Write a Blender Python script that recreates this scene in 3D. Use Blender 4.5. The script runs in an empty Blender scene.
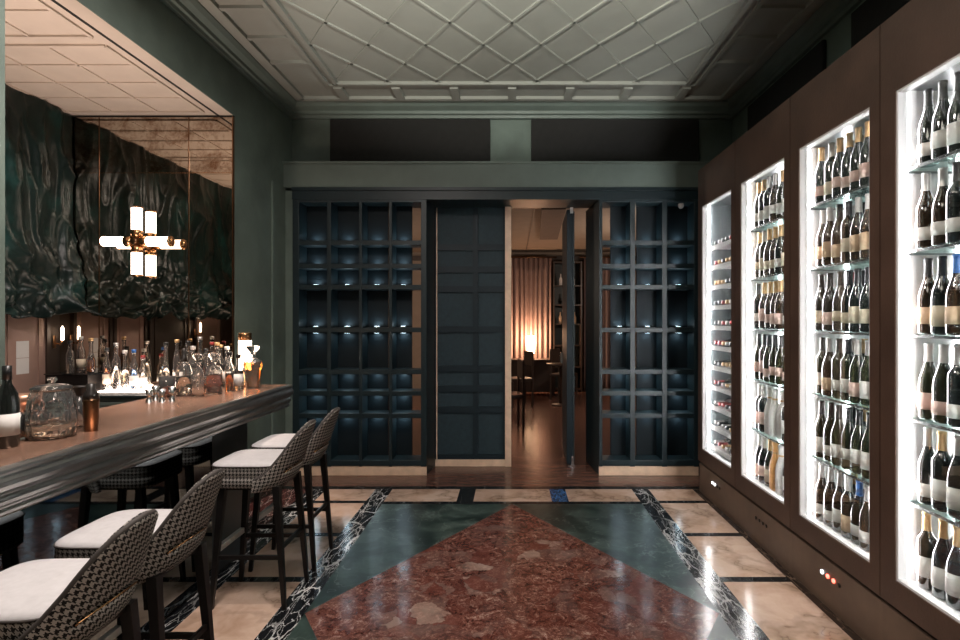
import bpy, bmesh, math, random
from mathutils import Vector, Matrix
R = random.Random(7)
PI = math.pi
scene = bpy.context.scene
COL = scene.collection
EYE = 1.5      # camera height
F = 530.0      # focal length in pixels of a 960 px wide frame

# ------------------------------------------------------------------ materials
def new_mat(name):
    m = bpy.data.materials.new(name); m.use_nodes = True
    nt = m.node_tree; b = nt.nodes['Principled BSDF']
    return m, nt, b

def N(nt, t, **kw):
    n = nt.nodes.new(t)
    for k, v in kw.items():
        if k in ('ins',):
            for i, x in v.items():
                n.inputs[i].default_value = x
        else:
            setattr(n, k, v)
    return n

def L(nt, a, b): nt.links.new(a, b)

def c4(c): return (c[0], c[1], c[2], 1.0)

def ramp(nt, fac, stops, interp='LINEAR'):
    r = N(nt, 'ShaderNodeValToRGB'); r.color_ramp.interpolation = interp
    e = r.color_ramp.elements
    while len(e) < len(stops): e.new(0.5)
    for i, (p, c) in enumerate(stops):
        e[i].position = p; e[i].color = c4(c)
    L(nt, fac, r.inputs[0]); return r.outputs[0]

def coords(nt, out='Object', scale=(1, 1, 1), rot=(0, 0, 0)):
    tc = N(nt, 'ShaderNodeTexCoord'); mp = N(nt, 'ShaderNodeMapping')
    mp.inputs['Scale'].default_value = scale; mp.inputs['Rotation'].default_value = rot
    L(nt, tc.outputs[out], mp.inputs[0]); return mp.outputs[0]

def noise(nt, vec, scale, detail=5, rough=.55, dist=0.0):
    n = N(nt, 'ShaderNodeTexNoise'); n.inputs['Scale'].default_value = scale
    n.inputs['Detail'].default_value = detail; n.inputs['Roughness'].default_value = rough
    n.inputs['Distortion'].default_value = dist
    L(nt, vec, n.inputs['Vector']); return n

def warp(nt, vec, scale, amount, detail=4):
    n = noise(nt, vec, scale, detail)
    s = N(nt, 'ShaderNodeVectorMath', operation='SUBTRACT'); s.inputs[1].default_value = (.5, .5, .5)
    L(nt, n.outputs['Color'], s.inputs[0])
    k = N(nt, 'ShaderNodeVectorMath', operation='SCALE'); k.inputs['Scale'].default_value = amount
    L(nt, s.outputs[0], k.inputs[0])
    a = N(nt, 'ShaderNodeVectorMath', operation='ADD'); L(nt, vec, a.inputs[0]); L(nt, k.outputs[0], a.inputs[1])
    return a.outputs[0]

def mixc(nt, fac, a, b, blend='MIX'):
    m = N(nt, 'ShaderNodeMix', data_type='RGBA', blend_type=blend)
    for sock, v in ((m.inputs[0], fac), (m.inputs[6], a), (m.inputs[7], b)):
        if hasattr(v, 'links') or isinstance(v, bpy.types.NodeSocket): L(nt, v, sock)
        elif isinstance(v, (int, float)): sock.default_value = v
        else: sock.default_value = c4(v)
    return m.outputs[2]

def simple(name, col, rough=.5, metal=0.0, var=.12, scale=6.0, spec=.5, bump=0.0, coat=0.0, bscale=None):
    """a plain surface with a slight cloudy variation"""
    m, nt, b = new_mat(name)
    v = coords(nt); n = noise(nt, v, scale)
    lo = tuple(x * (1 - var) for x in col); hi = tuple(min(1, x * (1 + var)) for x in col)
    L(nt, ramp(nt, n.outputs['Fac'], [(.3, lo), (.7, hi)]), b.inputs['Base Color'])
    b.inputs['Roughness'].default_value = rough; b.inputs['Metallic'].default_value = metal
    b.inputs['Specular IOR Level'].default_value = spec
    if coat: b.inputs['Coat Weight'].default_value = coat; b.inputs['Coat Roughness'].default_value = .05
    if bump:
        n2 = noise(nt, v, bscale or scale * 20)
        bp = N(nt, 'ShaderNodeBump'); bp.inputs['Strength'].default_value = bump; bp.inputs['Distance'].default_value = .01
        L(nt, n2.outputs['Fac'], bp.inputs['Height']); L(nt, bp.outputs[0], b.inputs['Normal'])
    return m

def emit(name, col, strength, base=(.8, .8, .8)):
    m, nt, b = new_mat(name)
    b.inputs['Base Color'].default_value = c4(base)
    b.inputs['Emission Color'].default_value = c4(col); b.inputs['Emission Strength'].default_value = strength
    return m

def glass(name, col=(1, 1, 1), rough=0.0, ior=1.45):
    m, nt, b = new_mat(name)
    b.inputs['Base Color'].default_value = c4(col); b.inputs['Transmission Weight'].default_value = 1.0
    b.inputs['Roughness'].default_value = rough; b.inputs['IOR'].default_value = ior
    return m

def pane_glass(name, tint=(.97, .985, .98), gloss=.05):
    """thin sheet of glass: lets light straight through and mirrors a little"""
    m, nt, b = new_mat(name); nt.nodes.remove(b)
    out = nt.nodes['Material Output']
    t = N(nt, 'ShaderNodeBsdfTransparent'); t.inputs[0].default_value = c4(tint)
    g = N(nt, 'ShaderNodeBsdfGlossy'); g.inputs['Roughness'].default_value = .02
    fr = N(nt, 'ShaderNodeLayerWeight'); fr.inputs[0].default_value = .25
    k = N(nt, 'ShaderNodeMath', operation='MULTIPLY_ADD'); k.inputs[1].default_value = .22; k.inputs[2].default_value = gloss * .2
    L(nt, fr.outputs['Fresnel'], k.inputs[0])
    mx = N(nt, 'ShaderNodeMixShader'); L(nt, k.outputs[0], mx.inputs[0]); L(nt, t.outputs[0], mx.inputs[1]); L(nt, g.outputs[0], mx.inputs[2])
    L(nt, mx.outputs[0], out.inputs[0]); return m

def marble_tan():
    m, nt, b = new_mat('tan_marble')
    v = coords(nt); w = warp(nt, v, 1.6, .9)
    n = noise(nt, w, 2.2, 8, .6)
    base = ramp(nt, n.outputs['Fac'], [(.25, (.22, .125, .08)), (.38, (.50, .33, .235)), (.56, (.66, .475, .37)), (.8, (.74, .59, .49))])
    vn = noise(nt, warp(nt, v, 2.5, 1.3), 1.1, 3, .5)
    d = N(nt, 'ShaderNodeMath', operation='SUBTRACT'); d.inputs[1].default_value = .5; L(nt, vn.outputs['Fac'], d.inputs[0])
    a = N(nt, 'ShaderNodeMath', operation='ABSOLUTE'); L(nt, d.outputs[0], a.inputs[0])
    vein = ramp(nt, a.outputs[0], [(0, (.8, .8, .8)), (.006, (.45, .45, .45)), (.06, (0, 0, 0))])
    L(nt, mixc(nt, vein, base, (.20, .13, .085)), b.inputs['Base Color'])
    b.inputs['Roughness'].default_value = .16
    return m

def marble_vein(name, dark, light, scale=7, width=.02, tilt=.9, rough=.16):
    m, nt, b = new_mat(name)
    v = coords(nt, scale=(2.3, .62, 1), rot=(0, 0, tilt * .25)); w = warp(nt, v, 3.5, .28, 6)
    def edge(vec, sc, wd):
        vo = N(nt, 'ShaderNodeTexVoronoi', feature='DISTANCE_TO_EDGE'); vo.inputs['Scale'].default_value = sc
        L(nt, vec, vo.inputs['Vector'])
        return ramp(nt, vo.outputs['Distance'], [(0, (1, 1, 1)), (wd * .5, (.8, .8, .8)), (wd, (0, 0, 0))])
    e1 = edge(w, scale, width); e2 = edge(warp(nt, v, 7, .25, 5), scale * 1.9, width * .9)
    n = noise(nt, v, 3.5, 4)
    gate = ramp(nt, n.outputs['Fac'], [(.40, (.0, .0, .0)), (.52, (1, 1, 1))])
    e2g = mixc(nt, 1.0, e2, gate, 'MULTIPLY')
    gate2 = ramp(nt, noise(nt, v, 2.2, 3).outputs['Fac'], [(.36, (.15, .15, .15)), (.48, (1, 1, 1))])
    f = mixc(nt, 1.0, mixc(nt, 1.0, e1, gate2, 'MULTIPLY'), e2g, 'LIGHTEN')
    L(nt, mixc(nt, f, dark, light), b.inputs['Base Color'])
    b.inputs['Roughness'].default_value = rough
    return m

def marble_green():
    m, nt, b = new_mat('green_marble')
    v = coords(nt); w = warp(nt, v, 2.0, .7)
    n = noise(nt, w, 3.2, 9, .65)
    base = ramp(nt, n.outputs['Fac'], [(.3, (.004, .009, .008)), (.46, (.014, .028, .024)), (.60, (.055, .085, .075)), (.74, (.20, .245, .22))])
    vn = noise(nt, warp(nt, v, 3, 1.2), 1.3, 3, .5)
    d = N(nt, 'ShaderNodeMath', operation='SUBTRACT'); d.inputs[1].default_value = .5; L(nt, vn.outputs['Fac'], d.inputs[0])
    a = N(nt, 'ShaderNodeMath', operation='ABSOLUTE'); L(nt, d.outputs[0], a.inputs[0])
    vein = ramp(nt, a.outputs[0], [(0, (.3, .3, .3)), (.008, (0, 0, 0))])
    L(nt, mixc(nt, vein, base, (.35, .42, .38)), b.inputs['Base Color'])
    b.inputs['Roughness'].default_value = .285
    return m

def marble_red():
    m, nt, b = new_mat('red_breccia_marble')
    v = coords(nt); w = warp(nt, v, 3.0, .45, 7)
    vo = N(nt, 'ShaderNodeTexVoronoi'); vo.inputs['Scale'].default_value = 8.5; vo.inputs['Randomness'].default_value = 1
    L(nt, w, vo.inputs['Vector'])
    sp = N(nt, 'ShaderNodeSeparateColor'); L(nt, vo.outputs['Color'], sp.inputs[0])
    cell = ramp(nt, sp.outputs[0], [(0, (.06, .018, .014)), (.22, (.13, .036, .026)), (.42, (.18, .062, .046)), (.60, (.19, .115, .098)), (.78, (.12, .075, .066)), (.93, (.25, .165, .14)), (1, (.46, .34, .28))])
    fine = noise(nt, warp(nt, v, 7, .35), 19, 12, .82)
    sec = ramp(nt, fine.outputs['Fac'], [(.38, (.016, .007, .006)), (.47, (.095, .028, .020)), (.54, (.20, .075, .053)), (.60, (.40, .25, .20)), (.67, (.66, .50, .42))])
    big = ramp(nt, noise(nt, v, 2.6, 6, .6, .8).outputs['Fac'], [(.36, (.30, .30, .30)), (.58, (.92, .92, .92))])
    base = mixc(nt, big, cell, sec)
    vo2 = N(nt, 'ShaderNodeTexVoronoi', feature='DISTANCE_TO_EDGE'); vo2.inputs['Scale'].default_value = 8.5
    L(nt, w, vo2.inputs['Vector'])
    e = ramp(nt, vo2.outputs['Distance'], [(0, (.35, .35, .35)), (.03, (.12, .12, .12)), (.07, (0, 0, 0))])
    L(nt, mixc(nt, e, base, (.055, .020, .016)), b.inputs['Base Color'])
    b.inputs['Roughness'].default_value = .16
    return m

def planks(name, c1, c2, pw=.12, rough=.3, rot=0.0):
    m, nt, b = new_mat(name)
    v = coords(nt, rot=(0, 0, rot))
    br = N(nt, 'ShaderNodeTexBrick'); br.inputs['Scale'].default_value = 1.0
    br.inputs['Brick Width'].default_value = 1.4; br.inputs['Row Height'].default_value = pw
    br.inputs['Mortar Size'].default_value = .004; br.offset = .37
    br.inputs['Color1'].default_value = c4(c1); br.inputs['Color2'].default_value = c4(c2)
    br.inputs['Mortar'].default_value = c4(tuple(x * .25 for x in c1))
    L(nt, v, br.inputs['Vector'])
    v2 = coords(nt, scale=(2, 24, 2), rot=(0, 0, rot)); n = noise(nt, v2, 3, 6)
    g = ramp(nt, n.outputs['Fac'], [(.3, (.6, .6, .6)), (.7, (1.15, 1.15, 1.15))])
    L(nt, mixc(nt, 1.0, br.outputs['Color'], g, 'MULTIPLY'), b.inputs['Base Color'])
    b.inputs['Roughness'].default_value = rough
    return m

def houndstooth(name, dark, light, scale):
    m, nt, b = new_mat(name)
    tc = N(nt, 'ShaderNodeTexCoord'); mp = N(nt, 'ShaderNodeMapping'); mp.inputs['Scale'].default_value = (scale, scale, scale)
    L(nt, tc.outputs['UV'], mp.inputs[0]); sx = N(nt, 'ShaderNodeSeparateXYZ'); L(nt, mp.outputs[0], sx.inputs[0])
    def M(op, a, bb=None):
        n = N(nt, 'ShaderNodeMath', operation=op)
        for i, v in enumerate((a, bb)):
            if v is None: continue
            if isinstance(v, (int, float)): n.inputs[i].default_value = v
            else: L(nt, v, n.inputs[i])
        return n.outputs[0]
    u, v = M('FLOOR', sx.outputs[0]), M('FLOOR', sx.outputs[1])
    wu = M('LESS_THAN', M('FLOORED_MODULO', u, 8), 3.5); wv = M('LESS_THAN', M('FLOORED_MODULO', v, 8), 3.5)
    tw = M('LESS_THAN', M('FLOORED_MODULO', M('ADD', u, v), 4), 1.5)
    s = M('ADD', M('MULTIPLY', wu, tw), M('MULTIPLY', wv, M('SUBTRACT', 1.0, tw)))
    L(nt, mixc(nt, s, dark, light), b.inputs['Base Color'])
    b.inputs['Roughness'].default_value = .85; b.inputs['Specular IOR Level'].default_value = .2
    bp = N(nt, 'ShaderNodeBump'); bp.inputs['Strength'].default_value = .35; bp.inputs['Distance'].default_value = .003
    L(nt, s, bp.inputs['Height']); L(nt, bp.outputs[0], b.inputs['Normal'])
    return m

def antique_mirror(name, tarnish):
    m, nt, b = new_mat(name)
    v = coords(nt); n = noise(nt, v, 5, 10, .72, .6); n2 = noise(nt, v, 38, 4, .6)
    mx = N(nt, 'ShaderNodeMath', operation='MULTIPLY_ADD'); mx.inputs[1].default_value = .35
    L(nt, n2.outputs['Fac'], mx.inputs[0]); L(nt, n.outputs['Fac'], mx.inputs[2])
    t = ramp(nt, mx.outputs[0], [(.80 - tarnish * .22, (0, 0, 0)), (1.02 - tarnish * .18, (1, 1, 1))])
    L(nt, mixc(nt, t, (.62, .56, .48), (.20, .10, .05)), b.inputs['Base Color'])
    b.inputs['Metallic'].default_value = 1.0
    L(nt, ramp(nt, t, [(0, (.008, .008, .008)), (1, (.14, .14, .14))]), b.inputs['Roughness'])
    return m

M = {}
M['green_wall'] = simple('green_plaster', (.125, .165, .142), .75, var=.22, scale=3.0, bump=.15, bscale=60)
M['green_trim'] = simple('green_painted_trim', (.130, .168, .148), .55, var=.08)
M['ceiling'] = simple('grey_green_ceiling_paint', (.29, .305, .275), .8, var=.08, scale=1.5)
M['soffit'] = simple('pale_soffit_paint', (.62, .55, .48), .7, var=.05)
M['black_gap'] = simple('black_gap', (.006, .006, .006), .7)
M['acoustic'] = simple('dark_acoustic_cloth', (.017, .017, .016), .95, bump=.3, scale=20, bscale=300)
M['tan'] = marble_tan()
M['vein'] = marble_vein('white_veined_black_marble', (.010, .011, .013), (.62, .62, .61), 5.0, .035)
M['blackm'] = marble_vein('black_marble', (.007, .008, .009), (.14, .14, .14), 3, .01)
M['blue_reflm'] = marble_vein('black_marble_blue_reflection', (.012, .05, .14), (.10, .24, .50), 16, .05)  # black floor square with a blue reflection painted into its colour
M['redvein'] = marble_vein('dark_red_veined_marble', (.075, .022, .020), (.42, .36, .33), 5, .02)
M['greenm'] = marble_green()
M['redm'] = marble_red()
M['brownm'] = marble_vein('dark_brown_marble', (.05, .034, .026), (.2, .14, .1), 3, .02)
M['wood_floor'] = planks('dark_wood_planks', (.135, .066, .050), (.17, .085, .062), .11, .24)
M['shelf'] = simple('blue_black_lacquer', (.011, .0225, .0275), .42, var=.1, spec=.4)
M['shelf_back'] = simple('blue_black_panel', (.006, .011, .014), .6, var=.1, spec=.2)
M['door_blue'] = simple('slate_blue_lacquer', (.009, .019, .026), .5, var=.1, spec=.3)
M['door_cloth'] = simple('slate_blue_cloth_behind_glass', (.022, .041, .051), .6, var=.15, scale=30, spec=.3)
M['oak'] = simple('pale_oak_edge', (.74, .54, .39), .45, var=.12, scale=12)
M['bronze'] = simple('brown_bronze_leather_metal', (.080, .045, .032), .42, var=.22, scale=5, bump=.12, bscale=80)
M['bronze_dark'] = simple('dark_bronze_plinth', (.125, .084, .060), .40, var=.25, scale=4)
M['liner_grey'] = simple('grey_fridge_liner', (.16, .185, .19), .45, var=.05)
M['liner'] = simple('white_fridge_liner', (.82, .83, .84), .4, var=.02)
M['chrome'] = simple('brushed_steel', (.62, .63, .64), .25, 1.0, var=.05)
M['footrest'] = simple('worn_bright_metal', (.72, .68, .64), .5, .7, var=.1)
M['grey_metal'] = simple('grey_metal', (.30, .31, .32), .3, 1.0, var=.05)
M['led'] = emit('white_led_strip', (1.0, .955, .965), 85)
M['puck_led'] = emit('cool_spot_led', (.68, .88, 1.0), 44)
M['pane'] = pane_glass('clear_glass_pane')
M['shelf_glass'] = pane_glass('green_edged_glass_shelf', (.86, .96, .94), .12)
M['pewter'] = simple('pewter_moulding', (.42, .42, .41), .28, .95, var=.15, scale=9)
M['copper_top'] = simple('brown_copper_bar_top', (.46, .27, .19), .27, .65, var=.25, scale=7)
M['black_gloss'] = simple('black_mirror_glass', (.20, .235, .25), .03, 1.0, var=.05)
M['black_lid'] = simple('black_polished_top', (.010, .012, .013), .05, spec=1.0, var=.1)
M['black_wood'] = simple('near_black_wood', (.009, .008, .0078), .35, spec=.3, var=.2, scale=15)
M['dark_panel'] = simple('dark_blue_green_panel', (.016, .024, .026), .4)
M['brass'] = simple('brass', (.60, .34, .17), .25, 1.0, var=.1)
M['brown_brass'] = simple('dark_bronze_metal', (.20, .11, .06), .3, 1.0)
M['hound'] = houndstooth('black_cream_houndstooth', (.016, .015, .015), (.40, .365, .335), 430)
M['seat_top'] = simple('pale_grey_seat_cloth', (.58, .56, .57), .9, var=.06, scale=40, bump=.2, bscale=500)
M['welt'] = simple('dark_welt_piping', (.05, .042, .038), .7)
M['drape'] = None
M['mirror_clean'] = antique_mirror('antique_mirror_glass', 0.0)
M['mirror_old'] = antique_mirror('tarnished_mirror_glass', .9)
M['pink_panel'] = simple('rose_brown_panelling', (.40, .255, .21), .55, var=.08)
M['brown_panel'] = simple('dark_brown_panelling', (.045, .030, .024), .5)
M['paper'] = simple('white_paper', (.82, .78, .76), .8, var=.03)
M['tube_glow'] = emit('glowing_opal_tube', (1.0, .80, .66), 6.5)
M['lamp_glow'] = emit('glowing_lamp_shade', (1.0, .60, .34), 12)
M['candle_glow'] = emit('glowing_candle_bulb', (1.0, .78, .58), 14)
M['counter_led'] = emit('warm_counter_light', (1.0, .80, .70), 16)
M['warm_tan'] = simple('warm_tan_plaster', (.27, .215, .17), .8, var=.06)
M['curtain'] = simple('dusty_rose_curtain', (.27, .19, .175), .85, var=.1)
M['dark_wood'] = simple('dark_walnut', (.035, .022, .017), .4)
M['ceiling_panel'] = simple('brown_ceiling_panel', (.085, .055, .045), .7)
M['white_plastic'] = simple('white_plastic', (.75, .75, .74), .4, var=.02)
M['red_light'] = emit('red_indicator', (1.0, .10, .06), 5)
M['white_light'] = emit('white_indicator', (.9, .95, 1.0), 4)
M['dark_knob'] = simple('dark_knob', (.02, .016, .014), .35)
M['clear'] = glass('clear_glass', (.99, .985, .98), .02); M['clear'].node_tree.nodes['Principled BSDF'].inputs['Transmission Weight'].default_value = .96
def crystal():
    m = glass('cut_crystal_glass', (.99, .985, .98), .015); nt = m.node_tree; b = nt.nodes['Principled BSDF']
    b.inputs['Transmission Weight'].default_value = .95
    vo = N(nt, 'ShaderNodeTexVoronoi'); vo.inputs['Scale'].default_value = 34; L(nt, coords(nt, scale=(1, 1, .55)), vo.inputs['Vector'])
    bp = N(nt, 'ShaderNodeBump'); bp.inputs['Strength'].default_value = .8; bp.inputs['Distance'].default_value = .006
    L(nt, vo.outputs['Distance'], bp.inputs['Height']); L(nt, bp.outputs[0], b.inputs['Normal']); return m
M['crystal'] = crystal()
M['amber_liquid'] = glass('amber_spirit', (.80, .30, .06), ior=1.34)
M['brown_liquid'] = glass('brown_spirit', (.42, .14, .05), ior=1.34)
M['pale_liquid'] = glass('pale_spirit', (.96, .90, .78), ior=1.34)
M['blue_liquid'] = glass('blue_spirit', (.35, .60, .95), ior=1.34)
M['green_glass'] = glass('green_bottle_glass', (.20, .42, .20))
M['dark_bottle'] = simple('near_black_bottle_glass', (.010, .012, .011), .07, spec=.8, coat=.6)
M['olive_bottle'] = simple('dark_olive_bottle_glass', (.022, .024, .010), .07, spec=.8, coat=.6)
M['brown_bottle'] = simple('dark_brown_bottle_glass', (.030, .016, .008), .07, spec=.8, coat=.6)
M['tissue_white'] = simple('white_tissue_wrap', (.75, .72, .70), .6, bump=.6, bscale=40)
M['tissue_gold'] = simple('golden_wrap', (.72, .36, .13), .35, var=.3, scale=20, bump=.5, bscale=40)
for nm, c in (('white', (.80, .77, .74)), ('cream', (.72, .62, .48)), ('tan', (.60, .42, .28)), ('pink', (.74, .52, .46))):
    M['lab_' + nm] = simple(nm + '_paper_label', c, .7, var=.05)
for nm, c, r, me in (('black', (.012, .012, .013), .35, 0), ('gold', (.62, .40, .20), .35, .5), ('white', (.75, .72, .70), .4, 0), ('red', (.30, .03, .03), .35, 0), ('blue', (.03, .12, .36), .35, 0), ('silver', (.6, .58, .57), .3, .7)):
    M['cap_' + nm] = simple(nm + '_foil_capsule', c, r, me, var=.06)

def drape_mat():
    m, nt, b = new_mat('crumpled_dark_green_foil_cloth')
    v = coords(nt); n = noise(nt, v, 3, 5)
    L(nt, ramp(nt, n.outputs['Fac'], [(.3, (.004, .009, .009)), (.55, (.007, .020, .018)), (.75, (.014, .065, .062))]), b.inputs['Base Color'])
    b.inputs['Roughness'].default_value = .33; b.inputs['Specular IOR Level'].default_value = .3
    n2 = noise(nt, warp(nt, v, 4, .4), 5, 3, .5)
    bp = N(nt, 'ShaderNodeBump'); bp.inputs['Strength'].default_value = .35; bp.inputs['Distance'].default_value = .03
    L(nt, n2.outputs['Fac'], bp.inputs['Height']); L(nt, bp.outputs[0], b.inputs['Normal'])
    return m
M['drape'] = drape_mat()

# ------------------------------------------------------------------ mesh helpers
class MB:
    def __init__(s): s.v = []; s.f = []; s.m = []; s.sm = []; s.uv = {}; s.mats = []
    def mi(s, mat):
        if mat not in s.mats: s.mats.append(mat)
        return s.mats.index(mat)
    def face(s, idx, mat, smooth=False, uv=None):
        s.f.append(tuple(idx)); s.m.append(s.mi(mat)); s.sm.append(smooth)
        if uv: s.uv[len(s.f) - 1] = uv
    def add(s, pts):
        k = len(s.v); s.v.extend(tuple(p) for p in pts); return k
    def box(s, x0, x1, y0, y1, z0, z1, mat):
        k = s.add([(x0, y0, z0), (x1, y0, z0), (x1, y1, z0), (x0, y1, z0), (x0, y0, z1), (x1, y0, z1), (x1, y1, z1), (x0, y1, z1)])
        for q in ((0, 3, 2, 1), (4, 5, 6, 7), (0, 1, 5, 4), (1, 2, 6, 5), (2, 3, 7, 6), (3, 0, 4, 7)):
            s.face([k + i for i in q], mat)
        return s
    def poly(s, pts, mat):
        k = s.add(pts); s.face(range(k, k + len(pts)), mat); return s
    def prism(s, ring, axis, a0, a1, mat, smooth=False):
        """extrude a closed 2D ring (counter-clockwise) along an axis ('x','y','z')"""
        def P(p, a): return {'x': (a, p[0], p[1]), 'y': (p[0], a, p[1]), 'z': (p[0], p[1], a)}[axis]
        n = len(ring); k = s.add([P(p, a0) for p in ring]); j = s.add([P(p, a1) for p in ring])
        for i in range(n): s.face((k + i, k + (i + 1) % n, j + (i + 1) % n, j + i), mat, smooth)
        s.face([k + n - 1 - i for i in range(n)], mat); s.face([j + i for i in range(n)], mat); return s
    def hexa(s, a, b, mat):
        """frustum between two 4-point rings"""
        k = s.add(list(a) + list(b))
        for q in ((3, 2, 1, 0), (4, 5, 6, 7), (0, 1, 5, 4), (1, 2, 6, 5), (2, 3, 7, 6), (3, 0, 4, 7)): s.face([k + i for i in q], mat)
        return s
    def bar(s, p0, p1, w0, w1, mat, up=(0, 0, 1)):
        p0, p1 = Vector(p0), Vector(p1); d = (p1 - p0).normalized()
        a = d.cross(Vector(up))
        if a.length < 1e-4: a = d.cross(Vector((1, 0, 0)))
        a.normalize(); b = a.cross(d)
        w0 = w0 if isinstance(w0, tuple) else (w0, w0); w1 = w1 if isinstance(w1, tuple) else (w1, w1)
        r = lambda p, w: [p + a * (w[0] * i / 2) + b * (w[1] * j / 2) for i, j in ((-1, -1), (1, -1), (1, 1), (-1, 1))]
        return s.hexa(r(p0, w0), r(p1, w1), mat)
    def tube(s, path, rad, mat, seg=8, closed=False):
        pts = [Vector(p) for p in path]; n = len(pts); rings = []; prev = None
        for i, p in enumerate(pts):
            if closed: d = pts[(i + 1) % n] - pts[i - 1]
            else: d = pts[min(i + 1, n - 1)] - pts[max(i - 1, 0)]
            d.normalize()
            a = (prev - d * prev.dot(d)) if prev else d.cross(Vector((0, 0, 1)))
            if a.length < 1e-4: a = d.cross(Vector((1, 0, 0)))
            a.normalize(); prev = a; b = d.cross(a)
            r = rad[i] if isinstance(rad, (list, tuple)) else rad
            rings.append(s.add([p + a * (r * math.cos(2 * PI * k / seg)) + b * (r * math.sin(2 * PI * k / seg)) for k in range(seg)]))
        for i in range(n if closed else n - 1):
            A, B = rings[i], rings[(i + 1) % n]
            for k in range(seg): s.face((A + k, A + (k + 1) % seg, B + (k + 1) % seg, B + k), mat, True)
        if not closed:
            s.face([rings[0] + seg - 1 - k for k in range(seg)], mat); s.face([rings[-1] + k for k in range(seg)], mat)
        return s
    def lathe(s, prof, mat, c=(0, 0, 0), seg=20, axis='z', closed=False, smooth=True):
        """prof: list of (radius, height)"""
        def P(r, h, t):
            x, y = r * math.cos(t), r * math.sin(t)
            p = {'z': (x, y, h), 'x': (h, x, y), 'y': (y, h, x)}[axis]
            return (p[0] + c[0], p[1] + c[1], p[2] + c[2])
        rings = []
        for r, h in prof:
            if r < 1e-6: rings.append((s.add([P(0, h, 0)]), 1))
            else: rings.append((s.add([P(r, h, 2 * PI * k / seg) for k in range(seg)]), seg))
        pairs = list(zip(rings, rings[1:])) + ([(rings[-1], rings[0])] if closed else [])
        for (A, na), (B, nb) in pairs:
            for k in range(seg):
                k2 = (k + 1) % seg
                if na == 1 and nb == 1: continue
                if na == 1: s.face((A, B + k2, B + k), mat, smooth)
                elif nb == 1: s.face((A + k, A + k2, B), mat, smooth)
                else: s.face((A + k, A + k2, B + k2, B + k), mat, smooth)
        return s
    def mesh(s, name):
        me = bpy.data.meshes.new(name); me.from_pydata(s.v, [], s.f)
        for m in s.mats: me.materials.append(m)
        me.polygons.foreach_set('material_index', s.m); me.polygons.foreach_set('use_smooth', s.sm)
        if s.uv:
            ul = me.uv_layers.new(name='UVMap')
            for fi, uvs in s.uv.items():
                for li, uv in zip(me.polygons[fi].loop_indices, uvs): ul.data[li].uv = uv
        me.update(); return me
    def build(s, name, parent=None, loc=(0, 0, 0), rot=(0, 0, 0), bevel=0.0, fix=True):
        me = s.mesh(name)
        if fix and not s.uv:
            bm = bmesh.new(); bm.from_mesh(me); bmesh.ops.recalc_face_normals(bm, faces=bm.faces); bm.to_mesh(me); bm.free()
        o = link(name, me, parent, loc, rot)
        if bevel:
            b = o.modifiers.new('bevel', 'BEVEL'); b.width = bevel; b.segments = 2; b.limit_method = 'ANGLE'; b.angle_limit = .7
        return o

def link(name, data, parent=None, loc=(0, 0, 0), rot=(0, 0, 0)):
    o = bpy.data.objects.new(name, data); COL.objects.link(o)
    o.location = loc; o.rotation_euler = rot
    if parent: o.parent = parent
    return o
def tag(o, label, cat, group=None):
    o['label'] = label; o['category'] = cat
    if group: o['group'] = group
    return o
def thing(name, label, cat, loc=(0, 0, 0), rz=0.0, group=None):
    return tag(link(name, None, None, loc, (0, 0, rz)), label, cat, group)
def struct(mb, name, parent=None, **kw):
    o = mb.build(name, parent, **kw)
    if not parent: o['kind'] = 'structure'
    return o
def at(px, py, Y):
    """room position seen in direction (px, py) of the photograph at distance Y"""
    return ((px - 512) * Y / F, Y, EYE + (320 - py) * Y / F)
# ------------------------------------------------------------------ floor
XL, XR = -2.2, 2.2
fl = MB()
def fr(x0, x1, y0, y1, mat): fl.poly([(x0, y0, 0), (x1, y0, 0), (x1, y1, 0), (x0, y1, 0)], M[mat])
PX, PY0, PY1 = 1.06, 1.10, 4.32
pc = (PY0 + PY1) / 2
fl.poly([(0, PY0, 0), (PX, pc, 0), (0, PY1, 0), (-PX, pc, 0)], M['redm'])
for a, b, c in (((-PX, pc), (0, PY1), (-PX, PY1)), ((PX, PY1), (0, PY1), (PX, pc)), ((PX, PY0), (PX, pc), (0, PY0)), ((-PX, PY0), (0, PY0), (-PX, pc))):
    fl.poly([(p[0], p[1], 0) for p in (a, b, c)], M['greenm'])
for sg in (-1, 1):
    a, b = sorted((sg * PX, sg * 1.21)); fr(a, b, -1.0, 4.70, 'vein')
fr(-PX, PX, 4.32, 4.38, 'blackm')
xs = [-PX, -.46, -.32, .33, .47, PX]
for i, mt in enumerate(('tan', 'blackm', 'tan', 'blue_reflm', 'tan')): fr(xs[i], xs[i + 1], 4.38, 4.70, mt)
fr(-PX, PX, -1.0, PY0, 'tan')
ys = [4.70, 4.40, 4.34, 3.735, 3.675, 3.095, 3.035, 2.455, 2.395, 1.815, 1.755, 1.175, 1.115, -1.0]
for i in range(len(ys) - 1):
    mt = 'tan' if i % 2 == 0 else 'blackm'
    fr(1.21, 1.60, ys[i + 1], ys[i], mt); fr(-1.64, -1.21, ys[i + 1], ys[i], mt)
fr(1.60, XR, -1.0, 4.70, 'brownm')
fr(-1.80, -1.64, -1.0, 4.70, 'vein')
fr(XL, -1.80, -1.0, 4.70, 'redvein')
fr(XL, XR, 4.70, 4.78, 'blackm')
fr(XL, XR, 4.78, 5.45, 'wood_floor')
fr(-3.7, XR, -2.6, -1.0, 'tan')
fr(-3.7, XL, -1.0, 5.45, 'blackm')
struct(fl, 'floor', fix=False)
struct(MB().box(-4.2, 3.7, 5.45, 11.7, -.05, 0, M['wood_floor']), 'floor_back_room')

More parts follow.
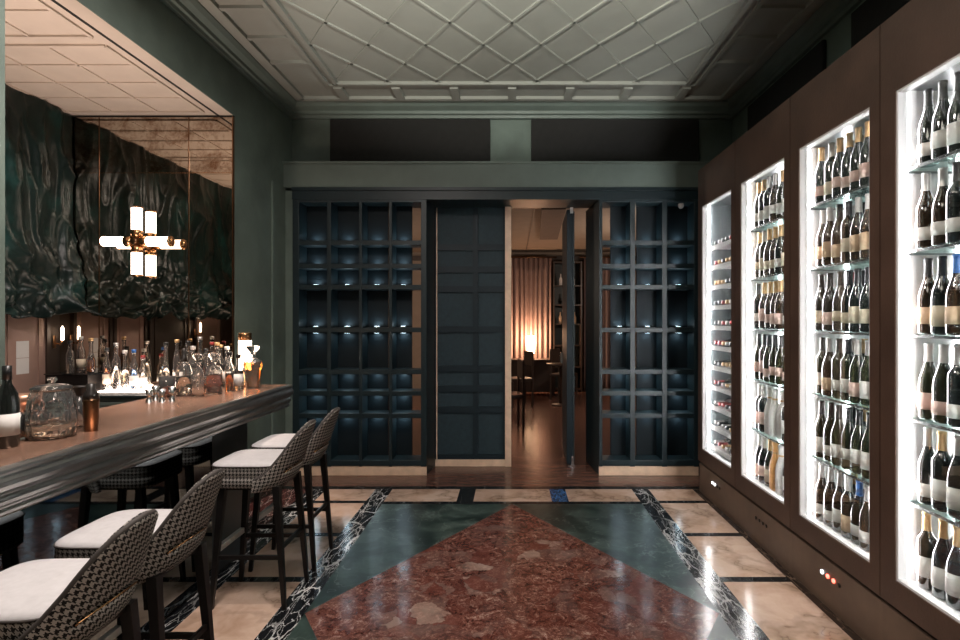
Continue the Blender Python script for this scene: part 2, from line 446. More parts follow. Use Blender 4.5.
# ------------------------------------------------------------------ ceiling with its raised ribs
CZ = 3.61
ce = MB().box(-2.4, 2.4, -2.6, 5.4, CZ, CZ + .1, M['ceiling'])
def rib(x0, y0, x1, y1, w=.03, h=.016):
    ce.bar((x0, y0, CZ - h / 2 + .001), (x1, y1, CZ - h / 2 + .001), (w, h), (w, h), M['ceiling'])
IX, IY0, IY1 = 1.56, -1.5, 4.70
SL, SP, C0 = 1.377, .439, 2.28
for sgn in (1, -1):
    for k in range(-12, 13):
        c = C0 + k * SP            # sgn*X + Y/SL = c
        pts = []
        for X in (-IX, IX):
            Y = (c - sgn * X) * SL
            if IY0 <= Y <= IY1: pts.append((X, Y))
        for Y in (IY0, IY1):
            X = (c - Y / SL) * sgn
            if -IX < X < IX: pts.append((X, Y))
        if len(pts) >= 2 and math.dist(pts[0], pts[1]) > .15: rib(*pts[0], *pts[1], w=.022, h=.014)
for o_, w_, h_ in ((0, .035, .03), (.085, .03, .022)):   # double border of the lattice field
    x, y = IX + o_, IY1 + o_ * .5
    rib(-x, IY0, -x, y, w_, h_); rib(x, IY0, x, y, w_, h_); rib(-x, y, x, y, w_, h_)
for sg in (-1, 1):
    rib(sg * 1.99, -1.5, sg * 1.99, 5.02, .05, .03)
    for y in [4.32 - .377 * k for k in range(15)]: rib(sg * 1.65, y, sg * 1.98, y, .035, .024)
rib(-2.0, 5.02, 2.0, 5.02, .05, .03)
for x in [-1.57 + .5233 * k for k in range(7)]: rib(x, 4.76, x, 5.0, .075, .035)
struct(ce, 'ceiling')

# ------------------------------------------------------------------ cornice
def cornice(name, pts_fn):
    """profile (offset from wall, z) run along a wall"""
    prof = [(0, 3.50), (.03, 3.50), (.035, 3.525), (.055, 3.53), (.06, 3.555), (.10, 3.575), (.115, 3.59), (.125, 3.60), (.125, CZ), (0, CZ)]
    mb = MB(); mb.prism(*pts_fn(prof), M['green_trim']); struct(mb, name)
cornice('trim_1', lambda p: ([(XL + o, z) for o, z in p], 'y', -2.5, 5.3))
cornice('trim_2', lambda p: ([(XR - o, z) for o, z in p], 'y', -2.5, 5.3))
cornice('trim_3', lambda p: ([(5.3 - o * 1.6, z) for o, z in p], 'x', XL, XR))

# ------------------------------------------------------------------ walls
NY0, NY1, NZ, NX = 2.30, 4.21, 3.12, -3.59     # niche opening, its soffit height and the wall behind the bar
wl = MB()
wl.box(XL - .15, XL, -2.6, NY0, 0, CZ, M['green_wall'])
wl.box(XL - .15, XL, NY1, 5.45, 0, CZ, M['green_wall'])
wl.box(XL - .15, XL, NY0, NY1, NZ + .101, CZ, M['green_wall']); wl.box(XL - .006, XL, NY0, NY1, NZ - .001, NZ + .101, M['green_wall'])
wl.box(XL, XL + .018, 4.84, 5.1, 0, 2.77, M['green_wall'])
struct(wl, 'wall_left')
wn = MB().box(NX - .1, NX, 1.0, NY1 + .1, 0, NZ, M['brown_panel'])
for y0, y1, mt in ((3.70, 4.06, 'pink_panel'), (3.25, 3.62, 'pink_panel'), (2.55, 3.15, 'brown_panel'), (1.9, 2.4, 'pink_panel')):
    wn.box(NX, NX + .015, y0, y1, .95, NZ - .1, M[mt])
    wn.box(NX, NX + .03, y0 - .03, y0, .9, NZ - .1, M['brown_panel']); wn.box(NX, NX + .03, y1, y1 + .03, .9, NZ - .1, M['brown_panel'])
    wn.box(NX + .015, NX + .024, y0 + .05, y0 + .065, .97, NZ - .1, M[mt]); wn.box(NX + .015, NX + .024, y1 - .065, y1 - .05, .97, NZ - .1, M[mt])
struct(wn, 'wall_niche')
struct(MB().box(NX - .1, XL - .15, NY1 + .012, NY1 + .12, 0, NZ, M['brown_panel']), 'wall_niche_end')
struct(MB().box(NX - .1, XL - .15, .95, 1.05, 0, NZ, M['pink_panel']), 'wall_niche_near')
so = MB().box(NX - .1, XL - .0065, NY0, NY1, NZ, NZ + .1, M['soffit']).box(NX - .1, XL - .151, 1.0, NY0, NZ, NZ + .1, M['soffit']).box(NX - .1, XL - .151, NY1, NY1 + .1, NZ, NZ + .1, M['soffit'])
def srib(x0, y0, x1, y1, w=.014, h=.010, mt='soffit'): so.bar((x0, y0, NZ - h / 2 + .001), (x1, y1, NZ - h / 2 + .001), (w, h), (w, h), M[mt])
for y0, y1 in ((3.12, 4.11), (2.0, 3.02)):
    for x in (-2.395, -3.46): srib(x, y0, x, y1, .022, .014)
    for y in (y0, y1): srib(-3.46, y, -2.395, y, .022, .014)
    for k in range(1, 4): srib(-3.46, y1 - .25 * k, -2.395, y1 - .25 * k)
    for x in (-2.75, -3.105): srib(x, y0, x, y1)
so.box(-2.335, -2.315, NY0 + .02, 4.205, NZ - .002, NZ + .01, M['black_gap'])
struct(so, 'ceiling_niche')
struct(MB().box(XR, XR + .15, -2.6, 5.45, 0, CZ, M['green_wall']), 'wall_right')
struct(MB().box(-3.7, 2.4, -2.75, -2.6, 0, CZ, M['green_wall']), 'wall_front')
wb = MB()
wb.box(XL, XR, 5.30, 5.45, 2.70, CZ, M['green_wall'])
wb.box(XL, -2.11, 5.12, 5.45, 0, 2.75, M['green_wall'])
wb.box(1.80, XR, 5.12, 5.45, 0, 2.75, M['shelf'])
struct(wb, 'wall_back')
tb = MB().box(XL, XR, 5.10, 5.30, 2.775, 3.0, M['green_trim'])
tb.box(XL, XR, 5.08, 5.30, 3.0, 3.022, M['green_trim'])
struct(tb, 'trim_4')
tb = MB().box(-2.117, 1.82, 5.10, 5.50, 2.66, 2.775, M['shelf']); tb.box(-2.117, 1.82, 5.085, 5.11, 2.745, 2.775, M['shelf'])
struct(tb, 'trim_5')
# dark acoustic panels high on the walls
def acoustic(x0, x1, y0, y1, z0, z1, label, n):
    t = thing('acoustic_panel', label, 'panel', ((x0 + x1) / 2, (y0 + y1) / 2, z0), 0, 'dark panels high on the walls')
    cx, cy = t.location.x, t.location.y
    MB().box(x0 - cx, x1 - cx, y0 - cy, y1 - cy, 0, z1 - z0, M['acoustic']).build('cloth_face', t, bevel=.008)
acoustic(-1.81, -.215, 5.265, 5.298, 3.025, 3.497, 'dark rectangular cloth panel above the left shelf unit', 0)
acoustic(.19, 1.86, 5.265, 5.298, 3.025, 3.497, 'dark rectangular cloth panel above the right shelf unit', 1)
acoustic(2.165, 2.198, 3.70, 4.88, 2.86, 3.46, 'dark cloth panel on the right wall above the two farther wine fridges', 2)
acoustic(2.165, 2.198, 2.2, 3.39, 2.86, 3.46, 'dark cloth panel on the right wall above the nearer wine fridges', 3)

# ------------------------------------------------------------------ lattice shelf units
ZC = [2.245, 2.019, 1.817, 1.404, 1.0, .793, .577]     # shelf heights
def shelf_unit(posts, label, side, slit):
    x0, x1 = posts[0][0], posts[-1][1]; cx = (x0 + x1) / 2
    t = thing('display_shelf_unit', label, 'shelf unit', (cx, 5.2, 0), 0, 'lit lattice shelf units')
    Y0, Y1 = -.10, .10
    MB().box(x0 - cx, x1 - cx, Y0, Y1, 2.635, 2.66, M['shelf']).build('top_rail', t, bevel=.003)
    MB().box(x0 - cx, x1 - cx, Y0, Y1, .095, .15, M['shelf']).build('bottom_rail', t, bevel=.003)
    for a, b in posts: MB().box(a - cx, b - cx, Y0 - .002, Y1, .09, 2.655, M['shelf']).build('post', t, bevel=.003)
    MB().box(x0 - cx, x1 - cx, Y0 + .01, Y1, 0, .094, M['oak']).build('plinth', t, bevel=.002)['label'] = 'pale oak plinth'
    # deep end panel towards the doorway, slightly splayed
    e = posts[-1][1] if side < 0 else posts[0][0]
    d = .055 * (1 if side < 0 else -1)
    ring = [(e - cx - side * -.0, Y0 + .02), (e - cx + d, .42), (e - cx + d + side * .03, .42), (e - cx + side * .03, Y0 + .02)]
    MB().prism(ring, 'z', .001, 2.655, M['shelf']).build('end_panel', t)
    # back panels (two sheets with a slit, open towards the doorway)
    for a, b in slit: MB().box(a - cx, b - cx, .105, .125, .095, 2.655, M['shelf_back']).build('back_panel', t)
    for z in ZC:
        MB().box(x0 - cx + .02, x1 - cx - .02, Y0 + .002, Y1, z - .022, z + .022, M['shelf']).build('shelf', t, bevel=.002)
    cols = [(posts[i][1], posts[i + 1][0]) for i in range(len(posts) - 1)]
    bot = [ZC[0], ZC[1], ZC[2], ZC[3]]; top = [ZC[3], ZC[4], ZC[5], ZC[6]]
    for a, b in cols:
        x = (a + b) / 2 - cx + side * (.03 if abs((a + b) / 2) > 1.1 else .065)
        for z, up in [(z, 1) for z in bot] + [(z, -1) for z in top]:
            zz = z + up * .0225
            p = MB().lathe([(0, 0), (.030, 0), (.030, up * .009), (.0265, up * .011), (0, up * .011)], M['grey_metal'], (0, 0, 0), 12)
            o = p.build('spotlight', t, (x, .062, zz))
            MB().lathe([(0, up * .0115), (.0255, up * .0115)], M['puck_led'], (0, 0, 0), 12).build('lens', o)
    return t
shelf_unit([(-2.112, -2.05), (-1.78, -1.742), (-1.472, -1.444), (-1.184, -1.155), (-.876, -.822)],
           'four column dark lattice shelf unit beside the bar, lit by small spotlights', -1, [(-2.10, -1.237), (-1.225, -1.0)])
shelf_unit([(.838, .87), (1.136, 1.184), (1.444, 1.492), (1.752, 1.80)],
           'three column dark lattice shelf unit beside the wine fridges, lit by spotlights', 1, [(.985, 1.232), (1.246, 1.79)])
# motion sensor
t = thing('motion_sensor', 'small white dome motion sensor under the top of the right shelf unit', 'sensor', (1.645, 5.16, 2.608))
MB().lathe([(0, .025), (.028, .025), (.03, .012), (.026, -.008), (.014, -.022), (0, -.026)], M['white_plastic'], seg=16).build('dome', t)

# ------------------------------------------------------------------ doors
DY = 5.45
d1 = thing('door_1', 'closed slate blue panelled door leaf with pale oak edge', 'door', (-.42, DY, 0)); d1['kind'] = 'structure'
cx = -.42
f = MB(); x0, x1 = -.80, -.072
f.box(x0 - cx, x1 - cx, .012, .03, .07, 2.70, M['door_cloth']); f.build('pane', d1)
f = MB()
for a, b in ((x0, x0 + .035), (-.402, -.348), (x1 - .02, x1)): f.box(a - cx, b - cx, -.012, .012, .07, 2.70, M['door_blue'])
for z in [2.69, .085] + ZC: f.box(x0 - cx, x1 - cx, -.010, .011, z - .032, z + .032, M['door_blue'])
f.build('glazing_bars', d1)
f = MB().box(x1 - cx + .001, -.008 - cx, -.03, .05, 0, 2.70, M['oak']); f.build('oak_edge', d1, bevel=.002)
f = MB().box(x0 - cx, x1 - cx, -.015, .03, 0, .069, M['oak']); f.build('kick_rail', d1)
f = MB().box(-.774 - cx, -.765 - cx, -.03, -.013, 0.07, 2.65, M['oak']); f.build('brass_strip', d1)
d2 = thing('door_2', 'open slate blue door leaf seen edge on at the doorway', 'door', (.60, 5.47, 0), math.radians(-2)); d2['kind'] = 'structure'
MB().box(-.035, .025, 0, .78, .012, 2.64, M['door_blue']).build('leaf', d2, bevel=.004)
MB().box(.026, .045, .0, .05, .03, 2.62, M['shelf']).build('edge_strip', d2)
MB().box(.012, .034, -.022, -.001, 0.001, .10, M['chrome']).box(-.02, .05, -.03, -.001, 0.001, .012, M['chrome']).build('floor_pivot', d2)
MB().box(.0, .03, -.022, -.001, 2.60, 2.66, M['white_plastic']).build('top_pivot', d2)
MB().box(-.06, -.035, .70, .74, 1.0, 1.12, M['chrome']).build('handle', d2)

# ------------------------------------------------------------------ room beyond the doorway
b = MB().box(-4.2, -4.1, 5.45, 11.7, 0, 2.98, M['warm_tan']); struct(b, 'wall_back_room_left')
b = MB().box(3.6, 3.7, 5.45, 11.7, 0, 2.98, M['warm_tan']); struct(b, 'wall_back_room_right')
b = MB().box(-4.2, 3.7, 11.6, 11.7, 0, 2.98, M['warm_tan']); b.box(-4.1, 3.6, 11.55, 11.6, 2.80, 2.9, M['brown_panel']); struct(b, 'wall_back_room_end')
b = MB().box(-4.2, 3.7, 5.45, 11.7, 2.98, 3.08, M['warm_tan'])
for x in (-.02, .30): b.box(x - .006, x + .006, 5.5, 11.55, 2.972, 2.981, M['brown_panel'])
struct(b, 'ceiling_back_room')
b = MB().box(-4.2, XL, 5.45, 5.55, 0, 3.0, M['warm_tan']); b.box(XR, 3.7, 5.45, 5.55, 0, 3.0, M['warm_tan']); b.box(XL, XR, 5.46, 5.55, 2.78, 3.0, M['warm_tan'])
struct(b, 'wall_back_room_front')
t = thing('ceiling_vent_panel', 'dark brown rectangular panel on the ceiling of the room beyond', 'panel', (.60, 8.2, 2.94), math.radians(-2.5))
MB().box(-.16, .16, -1.3, 1.3, 0, .039, M['ceiling_panel']).build('face', t, bevel=.004)
# curtain
def curtain(x0, x1, y, z0, z1, name, label, folds):
    mb = MB(); nx, nz = int((x1 - x0) * 110), 10; rows = []
    for j in range(nz + 1):
        z = z0 + (z1 - z0) * j / nz; rows.append(mb.add([(x0 + (x1 - x0) * i / nx, y + .055 * math.sin(i / nx * folds * 2 * PI + .5 * math.sin(i * .21)) * (1 - .35 * j / nz), z) for i in range(nx + 1)]))
    for j in range(nz):
        for i in range(nx): mb.face((rows[j] + i, rows[j] + i + 1, rows[j + 1] + i + 1, rows[j + 1] + i), M['curtain'], True)
    t = thing(name, label, 'curtain', (0, 0, 0)); t.location = ((x0 + x1) / 2, y, 0)
    o = mb.build('cloth', t, (-(x0 + x1) / 2, -y, 0)); s = o.modifiers.new('thick', 'SOLIDIFY'); s.thickness = .008
    MB().tube([(x0 - (x0 + x1) / 2 - .1, 0, z1 + .02), (x1 - (x0 + x1) / 2 + .1, 0, z1 + .02)], .015, M['brown_brass']).build('rod', t)
curtain(-.30, .84, 11.15, .02, 2.80, 'curtain', 'dusty rose floor length curtain behind the glowing table lamp', 11)
curtain(1.52, 2.3, 11.15, .02, 2.80, 'curtain', 'dusty rose curtain glimpsed right of the open door leaf', 8)
# console table
t = thing('console_table', 'long dark console table below the rose curtain carrying the lamp', 'table', (.35, 10.62, 0))
MB().box(-.75, .52, -.22, .22, .68, .72, M['dark_wood']).build('top', t, bevel=.004)
MB().box(-.72, .50, -.19, .19, .08, .679, M['dark_wood']).build('body', t)
for sx, sy in ((-.68, -.15), (.46, -.15), (-.68, .15), (.46, .15)): MB().box(sx - .03, sx + .03, sy - .03, sy + .03, 0, .079, M['dark_wood']).build('leg', t)
t = thing('table_lamp', 'glowing orange table lamp on the console beyond the doorway', 'lamp', (.375, 10.6, .72))
MB().lathe([(0, 0), (.075, 0), (.075, .015), (.015, .03), (.012, .12), (0, .12)], M['brown_brass'], seg=16).build('base', t)
MB().lathe([(.07, .11), (.10, .30), (.09, .46), (.082, .46), (.092, .30), (.064, .11)], M['lamp_glow'], seg=24, closed=True).build('lamp_shade', t)
# dark chairs and a table beyond
def dark_chair(x, y, rz, label):
    t = thing('bar_chair', label, 'chair', (x, y, 0), rz, 'dark chairs beyond the doorway')
    MB().box(-.2, .2, -.2, .2, .44, .49, M['dark_wood']).build('seat', t, bevel=.01)
    MB().box(-.2, .2, .17, .2, .70, .95, M['dark_wood']).build('backrest', t, bevel=.01)
    for sx in (-1, 1):
        MB().bar((sx * .18, .185, 0), (sx * .18, .185, .92), .032, .03, M['dark_wood']).build('leg', t)
        MB().bar((sx * .19, -.19, 0), (sx * .18, -.18, .44), .026, .034, M['dark_wood']).build('leg', t)
    MB().box(-.18, .18, -.19, -.17, .2, .23, M['dark_wood']).build('stretcher', t)
dark_chair(.12, 9.3, math.radians(-70), 'dark chair beyond the doorway left, in front of the rose curtain')
dark_chair(.98, 10.05, math.radians(60), 'dark chair beyond the doorway beside the small round table')
dark_chair(-.06, 7.3, math.radians(-80), 'dark chair just beyond the oak door edge, mostly hidden')
t = thing('side_table', 'small dark round pedestal table right of the lamp beyond the doorway', 'table', (.86, 9.35, 0))
MB().lathe([(0, .70), (.25, .70), (.25, .735), (0, .735)], M['dark_wood'], seg=28).build('top', t)
MB().lathe([(.03, .03), (.025, .40), (.03, .70)], M['dark_wood'], seg=12).build('pedestal', t)
MB().lathe([(0, 0), (.17, 0), (.16, .02), (.03, .035), (0, .035)], M['dark_wood'], seg=24).build('base', t)
# shelf cabinet right of the curtain
t = thing('back_bar_cabinet', 'dark open cabinet right of the curtain with small glowing lights', 'cabinet', (1.16, 11.2, 0))
f = MB(); f.box(-.30, -.27, -.18, .18, 0, 2.72, M['dark_wood']); f.box(.27, .30, -.18, .18, 0, 2.72, M['dark_wood']); f.box(-.30, .30, .15, .18, 0, 2.72, M['dark_panel']); f.build('carcass', t)
for z in (.04, .5, .95, 1.4, 1.8, 2.2, 2.69): MB().box(-.269, .269, -.17, .149, z, z + .025, M['dark_wood']).build('shelf', t)
k = 0
for z, xs_ in ((2.225, (-.14, -.03, .12)), (1.425, (-.15, .02, .15)), (1.825, (-.05, .1))):
    for x in xs_:
        g = thing('glass_bottle', '%s small bottle on the %s shelf of the dark cabinet beyond' % (('first', 'second', 'third')[k % 3], 'top' if z > 2 else 'middle' if z > 1.6 else 'lower'), 'bottle', (1.16 + x, 11.1, z + .001), 0, 'bottles in the cabinet beyond'); k += 1
        MB().lathe([(0, 0), (.035, 0), (.035, .13), (.012, .18), (.012, .24), (0, .24)], M['paper'] if k % 2 else M['lab_tan'], seg=12).build('body', g)
# pendant lamps lighting that room
def pendant(x, y, z, label, p):
    t = thing('pendant_lamp', label, 'lamp', (x, y, z), 0, 'pendant lamps beyond the doorway')
    MB().lathe([(.09, 0), (.10, .12), (.05, .2), (.02, .22), (.018, .21), (.045, .19), (.09, .12), (.08, 0)], M['brown_brass'], seg=20, closed=True).build('lamp_shade', t)
    MB().lathe([(0, .03), (.04, .06), (.045, .10), (0, .14)], M['candle_glow'], seg=14).build('bulb', t)
    MB().tube([(0, 0, .2), (0, 0, 2.98 - z)], .006, M['black_gap'], 6).build('cord', t)
    l = bpy.data.lights.new('back_room_light', 'POINT'); l.energy = p; l.color = (1, .80, .65); l.shadow_soft_size = .12
    link('back_room_light', l, None, (x, y, z - .15))
pendant(-3.3, 8.3, 2.3, 'small bronze pendant lamp left beyond the lit shelf unit', 85)
pendant(2.1, 8.2, 2.3, 'small bronze pendant lamp right beyond the lit shelf unit', 60)
l = bpy.data.lights.new('lamp_light', 'POINT'); l.energy = 60; l.color = (1, .58, .34); l.shadow_soft_size = .1
link('lamp_light', l, None, (.375, 10.86, 1.12))
from mathutils import noise as mnoise
# ------------------------------------------------------------------ bar counter
BZ = 1.03
bar = thing('bar_counter', 'long bar with copper brown top, pewter moulded edge and black mirrored front', 'bar', (-1.9, 2.4, 0))
ox, oy = -1.9, 2.4
MB().box(-2.2 - ox, -1.632 - ox, 1.0 - oy, 3.868 - oy, BZ - .04, BZ, M['copper_top']).build('worktop', bar, bevel=.004)
prof = [(-1.634, BZ + .001), (-1.612, BZ + .001), (-1.602, BZ - .005), (-1.600, BZ - .014), (-1.606, BZ - .022), (-1.603, BZ - .030), (-1.596, BZ - .040), (-1.594, BZ - .055),
        (-1.599, BZ - .070), (-1.612, BZ - .080), (-1.618, BZ - .088), (-1.612, BZ - .096), (-1.609, BZ - .106), (-1.613, BZ - .118), (-1.628, BZ - .128), (-1.630, BZ - .135),
        (-1.624, BZ - .143), (-1.625, BZ - .154), (-1.636, BZ - .163), (-1.73, BZ - .167), (-1.73, BZ - .06), (-1.634, BZ - .042)]
MB().prism([(x - ox, z) for x, z in prof], 'y', 1.0 - oy, 3.87 - oy, M['pewter']).build('edge_moulding', bar, bevel=.0015)
prof2 = [(3.871, BZ - .001), (3.885, BZ - .012), (3.89, BZ - .055), (3.875, BZ - .08), (3.883, BZ - .11), (3.871, BZ - .15)]
MB().prism([(y - oy, z) for y, z in prof2][::-1], 'x', -2.2 - ox, -1.63 - ox, M['pewter']).build('end_moulding', bar)
MB().box(-2.15 - ox, -1.735 - ox, 1.0 - oy, 3.44 - oy, .0, BZ - .041, M['black_wood']).build('body', bar)
MB().box(-1.735 - ox, -1.726 - ox, 1.0 - oy, 3.05 - oy, .02, BZ - .168, M['black_gloss']).build('front_mirror', bar)['label'] = 'black mirrored front panel'
MB().box(-1.735 - ox, -1.728 - ox, 3.052 - oy, 3.46 - oy, .02, BZ - .168, M['dark_panel']).build('front_panel', bar)
MB().box(-2.15 - ox, -1.735 - ox, 3.441 - oy, 3.46 - oy, .0, BZ - .041, M['dark_panel']).build('end_panel', bar)

# back counter under the mirror
bc = thing('back_counter', 'dark green stepped counter below the mirror behind the bar', 'counter', (-2.95, 4.07, 0))
MB().box(-.63, .70, -.14, .135, 0, .90, M['dark_panel']).build('body', bc)
st = MB()
for i in range(4): st.box(-.63, .70, -.165 + .006 * i, -.14, .80 + .033 * i, .826 + .033 * i, M['green_trim'])
st.build('stepped_front', bc, bevel=.003)
MB().box(-.63, .70, -.17, .135, .926, .944, M['dark_panel']).build('worktop', bc, bevel=.003)
lb = thing('light_box', 'low glowing light box under the clear bottles on the back counter', 'lamp', (-2.93, 4.06, .944))
MB().box(-.20, .20, -.10, .10, 0, .014, M['white_plastic']).build('tray', lb)
MB().box(-.195, .195, -.095, .095, .0145, .018, M['counter_led']).build('lit_top', lb)
bb = thing('bottle_riser', 'black raised step at the mirror corner carrying bottles', 'box', (-3.30, 4.08, .944))
MB().box(-.19, .13, -.12, .12, 0, .145, M['black_wood']).build('body', bb, bevel=.004)
MB().box(-.195, .135, -.125, .125, .145, .155, M['black_lid']).build('top', bb)
cb = thing('wooden_box', 'small rose brown box at the end of the back counter beside the bar', 'box', (-2.565, 3.965, .944))
MB().box(-.085, .085, -.055, .055, 0, .084, M['pink_panel']).build('body', cb, bevel=.003)
MB().box(-.09, .09, -.06, .06, .084, .098, M['copper_top']).build('lid', cb, bevel=.003)

# mirror panels
wm = thing('wall_mirror', 'antique mirror of six panes behind the bar bottles, tarnished along its top', 'mirror', (-2.9, 4.2, .95))
xe = [NX + .004, -3.27, -2.56, -2.215]; ze = [.95, 2.665, NZ - .012]
for i in range(3):
    for j in range(2):
        g = .002
        MB().box(xe[i] + g + 2.9, xe[i + 1] - g + 2.9, -.002, .008, ze[j] + g - .95, ze[j + 1] - g - .95, M['mirror_old' if j else 'mirror_clean']).build('mirror_pane', wm)
MB().box(-2.213 + 2.9, -2.203 + 2.9, -.012, .010, 0, ze[2] - .95, M['brown_brass']).box(xe[0] + 2.9, -2.203 + 2.9, -.008, .010, ze[2] - .95, ze[2] + .01 - .95, M['black_gap']).build('edge_trim', wm)

for x in xe[1:3]: MB().box(x - .0035 + 2.9, x + .0035 + 2.9, -.004, .008, 0, ze[2] - .95, M['brown_brass']).build('seam_trim', wm)
MB().box(xe[0] + 2.9, xe[3] + 2.9, -.0035, .008, ze[1] - .0025 - .95, ze[1] + .0025 - .95, M['brass']).build('seam_trim', wm)
# sconce on the mirror
sx, sy, sz = -2.915, 4.118, 2.11
sc_ = thing('wall_sconce', 'cross shaped wall sconce of glowing glass tubes on the mirror', 'lamp', (sx, sy, sz))
MB().lathe([(0, .062), (.05, .062), (.05, .045), (.03, .04), (.03, -.03), (.022, -.042), (0, -.045)], M['brown_brass'], axis='y', seg=20).build('hub', sc_)
for ax, sg in (('z', 1), ('z', -1), ('x', 1), ('x', -1)):
    h = lambda a: a * sg
    o = MB().lathe([(0, h(.075)), (.035, h(.075)), (.037, h(.09)), (.037, h(.255)), (.035, h(.268)), (0, h(.268))], M['tube_glow'], axis=ax, seg=20).build('glass_tube', sc_)
    MB().lathe([(.026, h(.03)), (.040, h(.04)), (.041, h(.085)), (.038, h(.088)), (.034, h(.072)), (.0, h(.070)), (0, h(.03))], M['brass'], axis=ax, seg=20).build('collar', o)
    MB().lathe([(0, h(.270)), (.041, h(.270)), (.041, h(.258)), (.0395, h(.258)), (.039, h(.2685)), (0, h(.2685))], M['brass'], axis=ax, seg=20).build('end_cap', o)

def candle_light(y, z, label):
    t = thing('wall_light', label, 'lamp', (NX + .03, y, z), 0)
    MB().box(-.004, .008, -.012, .012, -.12, -.02, M['brown_brass']).build('backplate', t, bevel=.003)
    MB().tube([(.012, 0, -.08), (.05, 0, -.09), (.065, 0, -.06)], .006, M['brass']).build('arm', t)
    MB().lathe([(0, -.055), (.010, -.055), (.010, .035), (.005, .05), (0, .054)], M['candle_glow'], (.065, 0, 0), 12).build('bulb', t)
candle_light(4.12, 1.40, 'slim glowing candle wall light in the corner beside the mirror')
candle_light(2.45, 1.42, 'slim glowing candle wall light seen only in the mirror')
pn = thing('paper_notice', 'white paper notice on the rose panelling below the crumpled drape', 'notice', (NX + .0155, 3.87, 1.106))
MB().box(0, .002, -.05, .05, 0, .115, M['paper']).build('lower_sheet', pn)
MB().box(0, .002, -.05, .05, .118, .24, M['paper']).build('upper_sheet', pn)

# crumpled drape
dr = MB(); ny, nz = 230, 110; Y0, Y1, Z0, Z1 = 1.1, 4.19, 1.52, NZ - .01; idx = []
for j in range(nz + 1):
    t = j / nz; row = []
    for i in range(ny + 1):
        y = Y0 + (Y1 - Y0) * i / ny
        zb = Z0 + .09 * mnoise.noise((y * 4.0, 3.1, 0)) + .05 * mnoise.noise((y * 11, 7.7, 0))
        z = zb + (Z1 - zb) * t
        lowk = max(0, 1 - t / .38)
        f = mnoise.noise((y * 4.4 + .6 * mnoise.noise((y * 2, z * 2, 4)), z * .5, 1.0)) * 1.5 + .35 * mnoise.noise((y * 10, z * .9, 5.0))
        cr = (1 - abs(2 * mnoise.noise((y * 3.6, z * 4.6, 2.2)))) * .75 + .35 * (1 - abs(2 * mnoise.noise((y * 8, z * 9, 9.2))))
        rg = (1 - abs(2 * mnoise.noise((y * 2.9 + .8 * mnoise.noise((y * 1.5, z * 1.6, 31)), z * .75, 41)))) ** 5 + .6 * (1 - abs(2 * mnoise.noise((y * 6.5 + z * .9, z * 1.9 - y, 47)))) ** 6
        x = NX + .12 + .055 * rg * (.35 + .65 * (1 - t)) + (.055 + .03 * lowk) * f * (1 - .6 * t) + lowk * (.15 * (cr - .5) + .08)
        if t < .03: x -= .05 * (1 - t / .03)
        z2 = z + lowk * .05 * mnoise.noise((y * 7, z * 7, 13))
        y2 = min(Y1 + .003, y + lowk * .05 * mnoise.noise((y * 7, z * 7, 23)))
        row.append((max(x, NX + .035), y2, z2))
    idx.append(dr.add(row))
for j in range(nz):
    for i in range(ny): dr.face((idx[j] + i, idx[j] + i + 1, idx[j + 1] + i + 1, idx[j + 1] + i), M['drape'], True)
d = thing('wall_drape', 'crumpled dark green foil drape gathered on the wall behind the bar', 'drape', (NX + .05, 2.65, 1.5))
o = dr.build('cloth', d, (-(NX + .05), -2.65, -1.5)); s = o.modifiers.new('thick', 'SOLIDIFY'); s.thickness = .004

